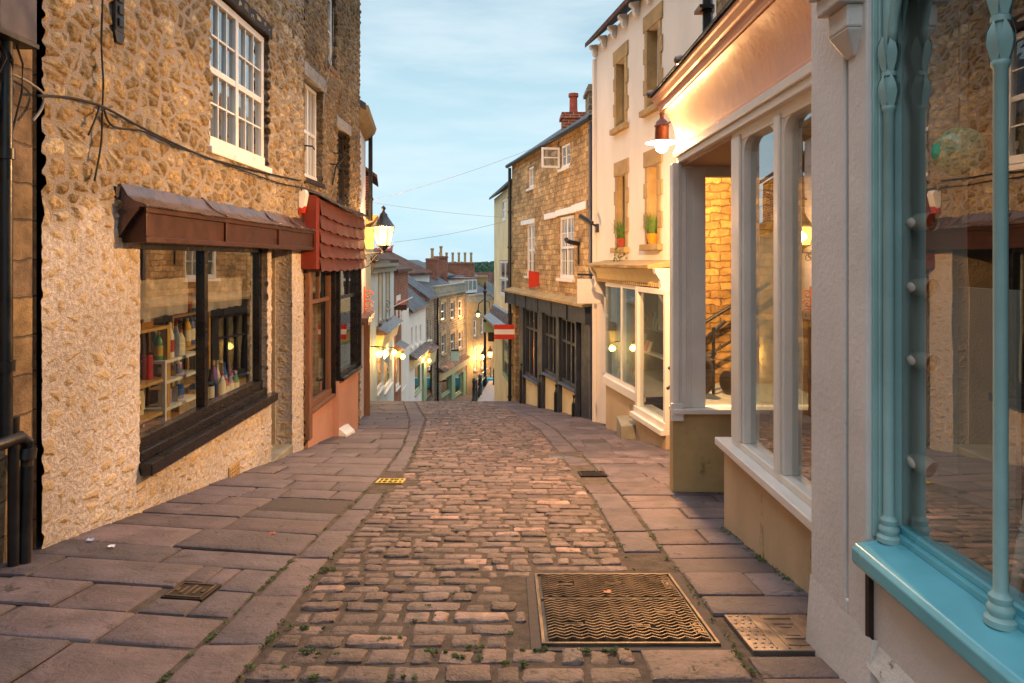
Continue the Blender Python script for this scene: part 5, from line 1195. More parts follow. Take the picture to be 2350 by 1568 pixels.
bn = thing('flat_shop_window', 'near white framed flat window of the book shop beside the salmon shop', 'shop window', FW_.w(sm+.3, .1, sill2))
sn = s2+.32
m = MB(FW_); m.box(sm, sn, .0, .28, -3.9, sill2-.18); m.build('stall_wall', 'stallbeige', bn, bevel=.006)
m = MB(FW_); m.box(sm-.06, sn, .0, .36, sill2-.18, sill2-.10); m.box(sm-.02, sn, .0, .31, sill2-.10, sill2); m.build('sill', 'white', bn, bevel=.008)
m = MB(FW_); m.box(sm, sm+.10, .18, .29, sill2, -.44); m.box(sn-.08, sn, .18, .29, sill2, -.44); m.box(sm, sn, .19, .285, -.50, -.42); m.build('frame', 'white', bn, bevel=.006)
m = MB(FW_); m.quad((sm+.05, .24, sill2), (sn-.04, .24, sill2), (sn-.04, .24, -.45), (sm+.05, .24, -.45)); m.build('pane', 'clearglass', bn, fix=False)
m = MB(FW_); m.box(sm+.1, sn-.1, -.1, -.06, -1.1, -.55); m.box(sm+.1, sn-.05, -.3, -.26, sill2, -1.2); m.build('display_cards', 'roomlight', bn)
m = MB(FW_); m.hexa([(sm-.62, .0, -4), (sm+.0, .0, -4), (sm, .52, -4), (sm-.62, .40, -4), (sm-.62, .0, -2.60), (sm, .0, -2.60), (sm, .52, -2.62), (sm-.62, .38, -2.60)]); tag(m.build('stone_step', 'greystone', bevel=.012, loc=FW_.w(sm-.3, .2, -2.6)), 'wedge shaped stone step below the book shop bay window', 'step')
m = MB(FW_); m.quad((SHW[0], -1.3, -3), (SHW[1], -1.3, -3), (SHW[1], -1.3, -.3), (SHW[0], -1.3, -.3)); m.quad((SHW[0], -.2, -.40), (SHW[1], -.2, -.40), (SHW[1], -1.3, -.40), (SHW[0], -1.3, -.40)); m.quad((SHW[0]-.01, -.1, -3), (SHW[0]-.01, -1.3, -3), (SHW[0]-.01, -1.3, -.3), (SHW[0]-.01, -.1, -.3)); m.quad((SHW[1]+.01, -.1, -3), (SHW[1]+.01, -1.3, -3), (SHW[1]+.01, -1.3, -.3), (SHW[1]+.01, -.1, -.3)); m.build('shop_room', 'dark', t, fix=False)
bk = [('#b8402c', 'red'), ('#d8a03a', 'yellow'), ('#3a6f9c', 'blue'), ('#e2d8c4', 'cream'), ('#c9682f', 'orange'), ('#4a8a6a', 'green'), ('#a88fb8', 'lilac'), ('#7a4a30', 'brown')]
for r, (z, d0) in enumerate(((sill, .10), (sill, -.12), (-1.60, -.30), (-1.2, -.42))):
    s = sb0+.46+.1*(r % 2)
    for k in range(6):
        c_ = bk[(k*3+r*2) % 8]; w = rnd(.05, .16); hh = rnd(.14, .30); dd = .03
        m = MB(FW_); m.hexa([(s, d0-dd, z), (s+w, d0-dd, z), (s+w, d0, z), (s, d0, z), (s+.01, d0-dd-.05, z+hh), (s+w+.01, d0-dd-.05, z+hh), (s+w+.01, d0-.05, z+hh), (s+.01, d0-.05, z+hh)])
        tag(m.build('book', paint(c_[0]), loc=FW_.w(s, d0, z)), f'{c_[1]} book propped up in the {("front", "second", "third", "back")[r]} row of the bay window', 'book', 'books in the bay window'); s += w+.02
    if r > 1: m = MB(FW_); m.box(sb0+.35, sm-.1, d0-.15, d0+.03, z-.025, z-.003); tag(m.build('display_shelf', 'roomlight' if r == 2 else paint('#2f4f9c'), loc=FW_.w(sb0+.6, d0, z)), ('pale display shelf under the third row of books', 'blue display shelf under the back row of books')[r-2], 'shelf')
m = MB(FW_); n = 8
P = [[m.v(sb0+.5+.42*i/n, -.30+.06*math.sin(i*1.7+j), -.55-.5*j/4-.2*math.sin(i/n*3)) for i in range(n+1)] for j in range(5)]
for A, B_ in zip(P, P[1:]):
    for i in range(n): m.f(A[i], A[i+1], B_[i+1], B_[i])
tag(m.build('hanging_quilt', BRICK('quilt', '#7a4a5a', '#3a2a2c', '#c89a6a', .12, .10, .015, .3, .2, .03), fix=False, loc=FW_.w(sb0+.7, -.3, -1)), 'dark patterned quilt hanging inside the bay window', 'quilt')
# pots of grass on the lower ledges
for k, wi in enumerate((2, 3)):
    a, b, c, e = wins[wi]; s = (a+b)/2+(.02 if k else .06); p = Vector(FW_.w(s, .02, c))
    pt = thing('plant_pot', ('pot of trailing grass on the far lower window ledge of the white house', 'yellow pot of grass on the near lower window ledge, by the lamp')[k], 'potted plant', p)
    m = MB(); m.lathe(p, [(.06, 0), (.075, .03), (.095, .15), (.10, .16), (.085, .16), (.08, .13)], 14); m.build('pot', ('terra', 'potyellow')[k], pt, smooth='auto')
    m = MB()
    for q in range(240):
        an = rnd(0, 6.28); r0 = rnd(0, .06); L_ = rnd(.16, .40); out = rnd(.03, .22); w = .005
        d_ = Vector((math.cos(an), math.sin(an), 0)); sd = Vector((-d_.y, d_.x, 0))*w; b0 = p+d_*r0+Vector((0, 0, .13)); pts = [b0, b0+d_*out*.4+Vector((0, 0, L_*.7)), b0+d_*out+Vector((0, 0, L_*(1 if q % 3 else .3)))]
        i = []
        for kk, pp in enumerate(pts):
            f = 1-kk*.4; i.append((m.v(*(pp-sd*f)), m.v(*(pp+sd*f))))
        for A, B_ in zip(i, i[1:]): m.f(A[0], A[1], B_[1], B_[0])
    m.build('grass', M('pot_grass', '#5d7a34', .8, .35, 12, 0), pt, fix=False)
    if k == 0:
        m = MB(); 
        for q in range(150):
            pp = p+Vector((rnd(-.16, .10), -.12+rnd(-.08, .05), -rnd(.0, .75)**1.0)); w = rnd(.01, .022); a_ = rnd(0, 6); m.f(m.v(pp.x-w, pp.y, pp.z), m.v(pp.x, pp.y-w*.5, pp.z-w), m.v(pp.x+w, pp.y, pp.z+w*.4), m.v(pp.x, pp.y+w*.5, pp.z+w))
        m.build('trailing_leaves', MT['leaf'], pt, fix=False)
m = MB(FW_); m.box(.02, .12, .0, .06, -3.4, EV-.25); m.build('corner_strip', 'plaster', t)
# camera and bracket on the corner
q = thing('security_camera', 'small black camera on a bracket at the corner of the white house', 'camera', FW_.w(.25, .1, .75))
m = MB(FW_); m.box(.2, .28, .0, .05, .55, .72); m.tube([(.24, .04, .68), (.22, .22, .76)], .02, 8); m.build('bracket', 'black', q)
m = MB(FW_); m.tube([(.34, .16, .72), (.10, .34, .88)], .05, 10); m.build('body', 'black', q)

# ---- brown coursed stone house
FB = Fac((1.75, 14.2), (.0, 21.5))
t = thing('brown_stone_house', 'honey coloured coursed stone house with a slate blue shopfront and an open casement', 'house', (1.0, 17.5, G(.9, 17.5)))
FB_EV = 2.98
WB = [rect(FB, 1283, 1317, 1300, 495, 640), rect(FB, 1208, 1227, 1218, 513, 634), rect(FB, 1286, 1308, 1297, 330, 385), rect(FB, 1212, 1225, 1218, 382, 432)]
SB = (.10, FB.L-.45, -6, -1.36)
wall(t, FB, 0, FB.L, -6.0, FB_EV, WB+[SB], 'coursed', reveal=.14, depth=6)
w = window(t, FB, WB[0][0]+.01, WB[0][1]-.01, WB[0][2], WB[0][3]-.01, d=-.03, cols=2, rows=4, fw=.07, split=((WB[0][0]+WB[0][1])/2,), th=.07)
w = window(t, FB, WB[1][0]+.01, WB[1][1]-.01, WB[1][2], WB[1][3]-.01, d=-.03, cols=1, rows=4, fw=.07, split=((WB[1][0]+WB[1][1])/2,), th=.07)
w = window(t, FB, WB[2][0]+.01, WB[2][1]-.01, WB[2][2], WB[2][3]-.01, d=-.03, cols=1, rows=2, fw=.06, split=((WB[2][0]+WB[2][1])/2,), sash=False, back='dark')
w4 = window(t, FB, WB[3][0]+.01, WB[3][1]-.01, WB[3][2], WB[3][3]-.01, d=-.03, cols=1, rows=2, fw=.06, split=((WB[3][0]+WB[3][1])/2,), sash=False)
# open casement, hinged at its right side and swung out towards us
a = WB[2][1]; zc0, zc1 = WB[2][2]+.04, WB[2][3]-.04
hx = FB.w(WB[2][1]-.02, .02, 0); O = Fac((hx[0], hx[1]), (hx[0]-.44, hx[1]-.05))
m = MB(O); wd = .45
m.box(0, wd, -.02, .02, zc0, zc0+.05); m.box(0, wd, -.02, .02, zc1-.05, zc1); m.box(0, .05, -.02, .02, zc0+.05, zc1-.05); m.box(wd-.05, wd, -.02, .02, zc0+.05, zc1-.05); m.box(.05, wd-.05, -.015, .015, (zc0+zc1)/2-.015, (zc0+zc1)/2+.015)
ca = m.build('open_casement', 'whitewin', t, bevel=.004)
m = MB(O); m.quad((.03, 0, zc0+.03), (wd-.03, 0, zc0+.03), (wd-.03, 0, zc1-.03), (.03, 0, zc1-.03)); m.build('pane', 'glass', ca, fix=False)
for (u0, v0, u1, v1, dz) in ((1252, 494, 1278, 488, .13), (1278, 486, 1315, 476, .13), (1315, 474, 1348, 463, .16), (1199, 509, 1228, 503, .12)):
    sa, za = FB.hit(u0, v0); sb_, zb_ = FB.hit(u1, v1); m = MB(FB); m.hexa([(sa, .0, za-dz), (sb_, .0, zb_-dz), (sb_, .05, zb_-dz), (sa, .05, za-dz), (sa, .0, za+.02), (sb_, .0, zb_+.02), (sb_, .05, zb_+.02), (sa, .05, za+.02)]); m.build('lintel', 'whitewin', t, bevel=.008)
for wi in WB: m = MB(FB); m.box(wi[0]-.06, wi[1]+.06, -.1, .06, wi[2]-.07, wi[2]-.002); m.build('window_ledge', 'white', t, bevel=.006)
gable_roof(t, FB, 0, FB.L, -5.5, 0, FB_EV+.05, FB_EV+2.0, 'slate', over=.10)
m = MB(FB); m.tube([(-.05, .14, FB_EV-.03), (FB.L+.1, .14, FB_EV-.03)], .06, 8); m.build('gutter', 'black', t, smooth='auto')
pipe(t, FB, .06, -4.2, FB_EV-.1, d=.09, r=.05, mat=M('grey_pipe', '#4d4c55', .5, .1, 5, .1)); pipe(t, FB, FB.L-.06, -5.4, FB_EV-.1, d=.09, r=.05)
chimney(t, 1316, 262, 300, 18.2, .62, .5, pots=1, poth=.55)
chimney(t, 1358, 203, 262, 16.5, .22, .8, mat=MT['farstone'], pots=0)
m = MB(FB)
for k in range(9):
    a = (FB.L-.1)*k/9; m.hexa([(a, .0, -.96), (a+(FB.L-.1)/9, .0, -.96), (a+(FB.L-.1)/9, .30, -.99), (a, .30, -.99), (a, .0, -.86+rnd(0, .03)), (a+(FB.L-.1)/9, .0, -.86+rnd(0, .03)), (a+(FB.L-.1)/9, .31, -.93), (a, .31, -.93)])
m.build('stone_ledge', 'stone', t, bevel=.006)
m = MB(FB); m.box(.02, FB.L-.05, .0, .22, -1.34, -.99); m.build('fascia', 'navy', t, bevel=.006)
for k in range(7): a = .02+(FB.L-.12)*k/6; m = MB(FB); m.box(a, a+.06, .22, .245, -1.36, -.97); m.build('fascia_batten', 'navy', t, bevel=.004)
# shopfront bays: u ranges for the openings, stall tops
bays = [(1293, 1330, 885), (1254, 1286, 862), (1209, 1243, 870)]
for (u0, u1, vs) in bays:
    a, b = sorted((FB.s_(u0), FB.s_(u1))); zs = FB.z_((u0+u1)/2, vs)
    w = window(t, FB, a, b, zs, -1.36, d=.05, mf='navy', cols=1, rows=1, sash=False, fw=.07, split=tuple(a+(b-a)*q for q in (.36, .68)), back=None, name='shop_window', glass='shopglass', th=.1)
    m = MB(FB); m.box(a, b, -.06, .045, -1.95+.0, -1.89); m.build('transom', 'navy', w)
    m = MB(FB); m.box(a-.02, b+.02, -.1, .13, zs-.06, zs-.004); m.build('sill', M('blue_sill', '#4c5a70', .45, .1, 4, .1), w, bevel=.006)
    m = MB(FB); m.box(a, b, -.1, .03, -6, zs-.065); m.build('stall_wall', 'cream', t)
edges = sorted([FB.s_(u) for b in bays for u in b[:2]]+[.55, FB.L-.3])
for u0, u1 in ((1330, 1334), (1286, 1293), (1243, 1254), (1200, 1209)):
    a, b = sorted((FB.s_(u0), FB.s_(u1))); m = MB(FB); m.box(a+.002, b-.002, -.1, .12, -6, -1.35); m.build('pilaster', 'navy', t, bevel=.006)
a, b = sorted((FB.s_(1334), FB.s_(1360)))
m = MB(FB); m.box(a, b-.22, -.1, .08, -5, -1.36); m.build('side_panel', 'navy', t, bevel=.005)
m = MB(FB); m.box(b-.22, b-.10, -.35, -.05, -5, -1.36); m.build('side_door', 'whitewin', t, bevel=.005)
for u in (1208, 1252, 1290, 1332):
    s = FB.s_(u); m = MB(FB); m.tube([(s, .17, -5.5), (s, .17, -3.2), (s, .15, -3.0)], .035, 8); m.build('short_pipe', 'black', t)
m = MB(FB); m.quad((0, -1.6, -5), (FB.L, -1.6, -5), (FB.L, -1.6, -1.2), (0, -1.6, -1.2)); m.quad((0.02, -.1, -1.3), (FB.L, -.1, -1.3), (FB.L, -1.6, -1.3), (0.02, -1.6, -1.3)); m.build('shop_room', 'dark', t, fix=False)
gc = [('#a83a34', 'red'), ('#c9c2b4', 'cream'), ('#3f5470', 'blue'), ('#7a3a4a', 'maroon'), ('#b8854a', 'tan')]
for k in range(9):
    s = FB.s_(1300)+.0 if False else 1.3+.62*k*.9; z = -2.7-.1*k
    if s > FB.L-.9: break
    c_ = gc[k % 5]; m = MB(FB); n = 6
    P = [[m.v(s-.16-.05*j/4+(.32+.1*j/4)*i/n, -.45+.05*math.sin(i*2.1), z+.55-.9*j/4) for i in range(n+1)] for j in range(5)]
    for A, B_ in zip(P, P[1:]):
        for i in range(n): m.f(A[i], A[i+1], B_[i+1], B_[i])
    tag(m.build('hanging_garment', paint(c_[0], .8), fix=False, smooth=True, loc=FB.w(s, -.45, z)), f'{c_[1]} garment hanging behind the {("first", "second", "third", "fourth", "fifth", "sixth", "seventh", "eighth", "ninth")[k]} place from the near end of the slate blue shopfront', 'garment', 'garments hanging in the slate blue shopfront')
m = MB(FB); s = FB.s_(1330); m.tube([(s, .0, .35), (s+.02, .3, .42), (s-.1, .34, .45)], .05, 8); m.tube([(s, .03, .3), (s, .03, -.1)], .02, 6); q = m.build('security_camera', 'black', loc=FB.w(s, .1, .35)); tag(q, 'black tube camera on the brown stone wall beside the tall sash window', 'camera')

# ---- narrow cream house beyond
FC = Fac((.06, 21.72), (-.72, 27.5))
t = thing('cream_house', 'narrow cream rendered house beyond the brown stone house, with a black drainpipe', 'house', (-.4, 24.5, G(-.3, 24.5)))
WC = [rect(FC, 1146, 1170, 1158, 598, 682), rect(FC, 1152, 1160, 1156, 456, 506)]
SCW = rect(FC, 1152, 1172, 1162, 778, 874)
wall(t, FC, 0, FC.L, -9, 2.45, WC+[SCW], 'cream', reveal=.12, depth=5)
window(t, FC, *[WC[0][0]+.01, WC[0][1]-.01, WC[0][2], WC[0][3]-.01], d=-.02, cols=1, rows=2, fw=.09, split=((WC[0][0]+WC[0][1])/2,), back='dark')
window(t, FC, *[WC[1][0]+.01, WC[1][1]-.01, WC[1][2], WC[1][3]-.01], d=-.02, cols=1, rows=2, fw=.09)
window(t, FC, *[SCW[0]+.01, SCW[1]-.01, SCW[2], SCW[3]-.01], d=-.02, cols=2, rows=2, fw=.1, mf='greenpaint', sash=False, name='shop_window')
m = MB(FC); m.extrude([(.0, -1.75), (.08, -1.8), (.2, -2.1), (.45, -2.25), (.45, -2.32), (.0, -2.32)], .1, FC.L-.1, 1); m.build('lead_hood', 'lead', t)
gable_roof(t, FC, 0, FC.L, -4.5, 0, 2.5, 4.0, 'slate', over=.2)
pipe(t, FC, .22, -6.5, 2.4, d=.10, r=.06)
# ================================================================ DOWN THE HILL, LEFT ROW
def rectF(F, u0, u1, v0, v1): return rect(F, u0, u1, (u0+u1)/2, v0, v1)
def row_house(name, lab, cat, p0, p1, zt, zb, mat, wins, roofmat=None, rise=1.8, depth=6, wkw=None, shop=None, roof_over=.2, surround=None):
    F = Fac(p0, p1); t = thing(name, lab, cat, F.w(F.L/2, 0, zb+.5)); holes = [rectF(F, *w) for w in wins]
    sh = []
    if shop: sh = [rectF(F, *q) for q in shop['wins']]
    wall(t, F, 0, F.L, zb-2, zt, holes+sh, mat, reveal=.14, depth=depth)
    kw = dict(d=-.06, cols=1, rows=2, fw=.08, bar=.03, th=.06, bevel=0, back='dark'); kw.update(wkw or {})
    for h_ in holes:
        w = window(t, F, h_[0]+.01, h_[1]-.01, h_[2]+.01, h_[3]-.01, **kw)
        m = MB(F); m.box(h_[0]-.1, h_[1]+.1, -.05, .09, h_[2]-.1, h_[2]-.004); m.build('sill', surround or 'white', w)
        if surround:
            m = MB(F); m.box(h_[0]-.16, h_[1]+.16, .0, .03, h_[3]+.004, h_[3]+.24); m.box(h_[0]-.16, h_[0]-.004, .0, .025, h_[2], h_[3]); m.box(h_[1]+.004, h_[1]+.16, .0, .025, h_[2], h_[3]); m.build('stone_surround', surround, w)
    if shop:
        for q in sh:
            w = window(t, F, q[0]+.01, q[1]-.01, q[2]+.01, q[3]-.01, d=-.02, cols=1, rows=1, sash=False, fw=.1, th=.08, bevel=0, mf=shop['frame'], back=shop.get('back', 'room'), bd=.6, glass='shopglass', name='shop_window')
            m = MB(F); m.box(q[0]-.03, q[1]+.03, -.05, .06, q[2]-.07, q[2]-.004); m.build('sill', shop['frame'], w)
        if 'fascia' in shop:
            a, b, c, e = rectF(F, *shop['fascia']); m = MB(F); m.hexa([(a, .0, c), (b, .0, c), (b, .16, c), (a, .16, c), (a, .0, e), (b, .0, e), (b, .28, e), (a, .28, e)]); fb_ = m.build('shop_fascia', shop['fcol'], t)
            m = MB(F); m.hexa([(a-.1, .0, e+.02), (b+.1, .0, e+.02), (b+.1, .4, e+.02), (a-.1, .4, e+.02), (a-.1, .0, e+.3), (b+.1, .0, e+.3), (b+.1, .42, e+.06), (a-.1, .42, e+.06)]); m.build('shop_hood', shop.get('hood', 'lead'), t)
        for (u0, u1, v0, v1) in shop.get('pil', ()):
            a, b, c, e = rectF(F, u0, u1, v0, v1); m = MB(F); m.box(a, b, .0, .12, c, e); m.build('pilaster', shop['frame'], t)
    if roofmat: gable_roof(t, F, 0, F.L, -depth+.3, 0, zt+.04, zt+rise, roofmat, over=roof_over, th=.14)
    return t, F
# pale house straight after the tile hung bay, carrying the wall lantern
t4, F4 = row_house('pale_stone_house', 'pale plastered house just beyond the tile hung bay, dark downpipe at its eaves', 'house', (-3.08, 13.45), (-3.40, 15.85), 3.05, -5, 'oldplaster', [], 'slate', 1.6, 5)
m = MB(F4); m.extrude([(.0, 2.75), (.1, 2.80), (.22, 2.95), (.25, 3.05), (.0, 3.08)], -.02, F4.L+.03); m.build('eaves_cornice', 'stone', t4)
pipe(t4, F4, F4.L-.12, .9, 2.9, d=.12, r=.05)
m = MB(F4); m.box(F4.L-.25, F4.L-.02, .0, .3, .5, .75); m.box(F4.L-.2, F4.L-.05, .0, .2, .25, .5); m.build('stone_corbel', 'stone', t4)
m = MB(F4); m.box(.35, F4.L-.2, .0, .22, -1.32, -1.18); m.build('shop_ledge', 'lead', t4)
m = MB(F4); m.box(F4.L-.5, F4.L-.25, .0, .12, -5, -1.32); m.build('shop_door_frame', 'wornwood', t4)
t5, F5 = row_house('gabled_shop_house', 'pale blue grey fronted house behind the wall lantern with a small orange lit gable', 'house', (-3.46, 15.95), (-4.55, 22.0), 1.05, -6, 'cream', [(851, 857, 600, 690)], 'slate', 1.4, 6)
m = MB(F5); m.extrude([(.0, .8), (.2, .9), (.32, 1.05), (.0, 1.08)], 0, F5.L); m.build('eaves_cornice', 'stone', t5)
m = MB(F5); m.box(3.2, 5.2, -1.6, .05, 1.05, 2.35); m.build('dormer_wall', 'brick', t5)
gable_roof(t5, F5, 3.0, 5.4, -1.7, .1, 2.36, 3.1, 'tile', over=.15, name='dormer_roof')
t6, F6 = row_house('white_window_house', 'tall house with pale blue window strips and a cornice, below the wall lantern', 'house', (-4.62, 22.1), (-5.02, 29.0), -.02, -7, M('pale_blue_render', '#c3ccc8', .8, .1, 2, .2, dirt=('#8c8874', .66)), [(869, 876, 628, 735), (886, 893, 625, 730)], 'tile', 1.3, 6, surround='greystone',
    shop=dict(wins=[(866, 880, 806, 895), (882, 899, 800, 890)], frame='whitewin', fascia=(864, 902, 755, 785), fcol='creamboard', hood='lead', back='cream'))
m = MB(F6); m.box(0, F6.L, .0, .2, -.25, -.02); m.box(0, F6.L, .0, .12, -.45, -.25); m.build('cornice', 'greystone', t6)
t7, F7 = row_house('pink_shop_house', 'pink white house with red brick upper corner, left of the white gabled house', 'house', (-5.06, 29.1), (-5.2, 34.2), -.45, -8, 'brick', [(910, 917, 690, 740)], 'tile', .9, 6, surround='white',
    shop=dict(wins=[(908, 917, 815, 890), (921, 931, 820, 890)], frame='white', fascia=(907, 918, 800, 815), fcol='creamboard', back='cream'))
m = MB(F7); m.box(2.4, F7.L, .0, .03, -8.6, -2.4); m.build('white_front', 'plaster', t7)
t8, F8 = row_house('white_gabled_house', 'white rendered house with three small windows and a dark slate roof, mid hill', 'house', (-5.2, 34.4), (-5.05, 40.0), -2.62, -8.5, 'plaster', [(943, 947, 752, 795), (953, 957, 748, 790), (963, 967, 745, 785)], 'slate', 2.9, 7,
    shop=dict(wins=[(952, 965, 836, 900)], frame='greenpaint', fascia=(940, 975, 812, 832), fcol='creamboard', hood='lead', pil=[(968, 975, 830, 920)]))
t9, F9 = row_house('narrow_stone_house', 'narrow grey stone house with a dark doorway and yellow lit fascia', 'house', (-5.04, 40.2), (-4.88, 43.0), -2.3, -9, 'farstone', [(979, 982, 735, 780), (985, 988, 735, 780)], 'slate', 2.2, 6,
    shop=dict(wins=[(978, 992, 838, 915)], frame='black', fascia=(977, 993, 805, 836), fcol='creamboard', back='dark'))
gable_end(t9, F9, -.05, -5.9, .12, -2.3, -.05, 'brick')
t10, F10 = row_house('parapet_stone_house', 'three storey grey stone house with a blank parapet and rows of white windows', 'house', (-4.85, 43.2), (-3.45, 51.0), -2.25, -10, 'farstone',
    [(1012, 1022, 695, 735), (1034, 1043, 692, 732), (1052, 1061, 689, 728), (1013, 1022, 768, 812), (1034, 1043, 764, 806), (1052, 1061, 760, 800)], None, 0, 7, surround='stone', wkw=dict(mf='whitewin', back='backing'),
    shop=dict(wins=[(1013, 1032, 862, 905), (1044, 1058, 858, 905)], frame='greenpaint', fascia=(1008, 1067, 838, 856), fcol='creamboard', pil=[(1033, 1041, 856, 925), (1060, 1066, 852, 925)]))
m = MB(F10); m.box(-.05, F10.L+.05, -.25, .12, -2.35, -2.25); m.box(-.02, F10.L+.02, -.2, .04, -2.25, -1.75); m.box(-.05, F10.L+.05, -.25, .08, -1.75, -1.66); m.build('parapet', 'greystone', t10)
pipe(t10, F10, .2, -9, -2.4, d=.1, r=.07)
gable_roof(t10, F10, 0, F10.L, -7, -.6, -2.1, -.4, 'slate', over=.0)
t11, F11 = row_house('bend_stone_house', 'stone house at the bend with a curved parapet, lit yellow by wall lanterns', 'house', (-3.4, 51.2), (-.9, 57.0), -3.2, -10.5, 'stone',
    [(1087, 1094, 735, 772), (1104, 1110, 730, 765), (1088, 1094, 800, 850), (1104, 1110, 796, 846)], None, 0, 7, surround='greystone', wkw=dict(mf='whitewin'))
m = MB(F11)
n = 16
for k in range(n):
    a, b = F11.L*k/n, F11.L*(k+1)/n; f = lambda s: -2.75+.0*s-(.45*_ss(s, F11.L*.60, F11.L*.78)); m.hexa([(a, -.2, -3.25), (b, -.2, -3.25), (b, .03, -3.25), (a, .03, -3.25), (a, -.2, f(a)), (b, -.2, f(b)), (b, .03, f(b)), (a, .03, f(a))]); m.hexa([(a, -.25, f(a)), (b, -.25, f(b)), (b, .1, f(b)), (a, .1, f(a)), (a, -.25, f(a)+.12), (b, -.25, f(b)+.12), (b, .1, f(b)+.12), (a, .1, f(a)+.12)])
m.build('parapet', 'greystone', t11)
gable_roof(t11, F11, 0, F11.L, -7, -.4, -3.0, -1.3, 'slate', over=0)
m = MB(F11); m.box(1.2, 3.6, -2.2, -.9, -2.6, -1.5); dm_ = m.build('dormer', 'white', t11)
m = MB(F11)
for k in range(3): m.box(1.35+k*.75, 1.95+k*.75, -.9, -.87, -2.35, -1.65)
m.build('dormer_window', 'glass', dm_); m = MB(F11); m.box(1.1, 3.7, -2.3, -.8, -1.5, -1.4); m.build('dormer_roof', 'lead', dm_)
# roofs behind the row
def back_house(name, lab, p0, p1, zt, rise, mat, rm, depth=7, zb=-12, **k):
    F = Fac(p0, p1); t = thing(name, lab, 'house', F.w(F.L/2, 0, zb)); wall(t, F, 0, F.L, zb, zt, (), mat, depth=depth); gable_roof(t, F, 0, F.L, -depth, 0, zt+.03, zt+rise, rm, over=.25, th=.15)
    for s in (.03, F.L-.09): gable_end(t, F, s, -depth, 0, zt, zt+rise, mat)
    return t, F
tb, Fb = back_house('brown_roof_house', 'house with a big brown tiled roof and red ridge tiles behind the white gabled house', (-7.4, 42.5), (-5.75, 47.5), -.9, 1.5, 'plaster', 'tile', 6)
m = MB(Fb); n = 14
for k in range(n): s = Fb.L*(k+.5)/n; m.tube([Fb.w(s-Fb.L/n*.46, -3, .64), Fb.w(s+Fb.L/n*.46, -3, .64)], .13, 8, True); m.lathe(Fb.w(s, -3, .74), [(.10, -.05), (.08, .06), (.02, .10)], 8)
m.build('ridge_tiles', 'terra', tb)
m = MB(Fb); m.tube([Fb.w(Fb.L, -3, .62), Fb.w(Fb.L+.15, -3, .95), Fb.w(Fb.L+.4, -3, 1.05)], [.12, .08, .02], 8, True); m.build('ridge_finial', 'terra', tb)
chimney(tb, 992, 593, 622, 50, .85, .7, pots=1, potmat='stone', poth=.75)
tb2, Fb2 = back_house('brick_chimney_house', 'slate roofed house with a tall red brick chimney, right of the big brown roof', (-6.0, 52), (-5.0, 57.0), -1.3, 1.3, 'farstone', 'slate', 6)
chimney(tb2, 1012, 588, 630, 54, 1.0, .8, pots=1, potmat='stone', poth=.8)
tb3, Fb3 = back_house('row_chimney_house', 'grey roofed house with a wide brick stack and a row of pale pots', (-5.4, 60), (-3.4, 66.0), -1.7, 1.3, 'greystone', 'slate', 7)
chimney(tb3, 1046, 603, 640, 63, 3.4, .9, pots=6, potmat='stone', poth=.95)
tb4, Fb4 = back_house('slate_roof_house', 'house with a broad slate roof and mossy verge, beneath the distant hill', (-3.4, 60), (-.6, 68), -3.4, 2.4, 'stone', 'slate', 8)
chimney(tb4, 1098, 633, 655, 66, 1.7, 1.0, mat=MT['stone'], pots=0)
for k, (u, v, y, w, mat, rm, lab) in enumerate(((1128, 652, 95, 8, 'cream', 'tile', 'far small house with a red roof among the distant trees'), (1090, 655, 110, 9, 'farstone', 'slate', 'far small house with a grey roof among the distant trees'))):
    x = (u-UX)/FD*y; z = -(v-VH)/FD*y; back_house('distant_house', lab, (x-w/2, y), (x+w/2, y+1), z-.4, 2.0, mat, rm, 6, -22)

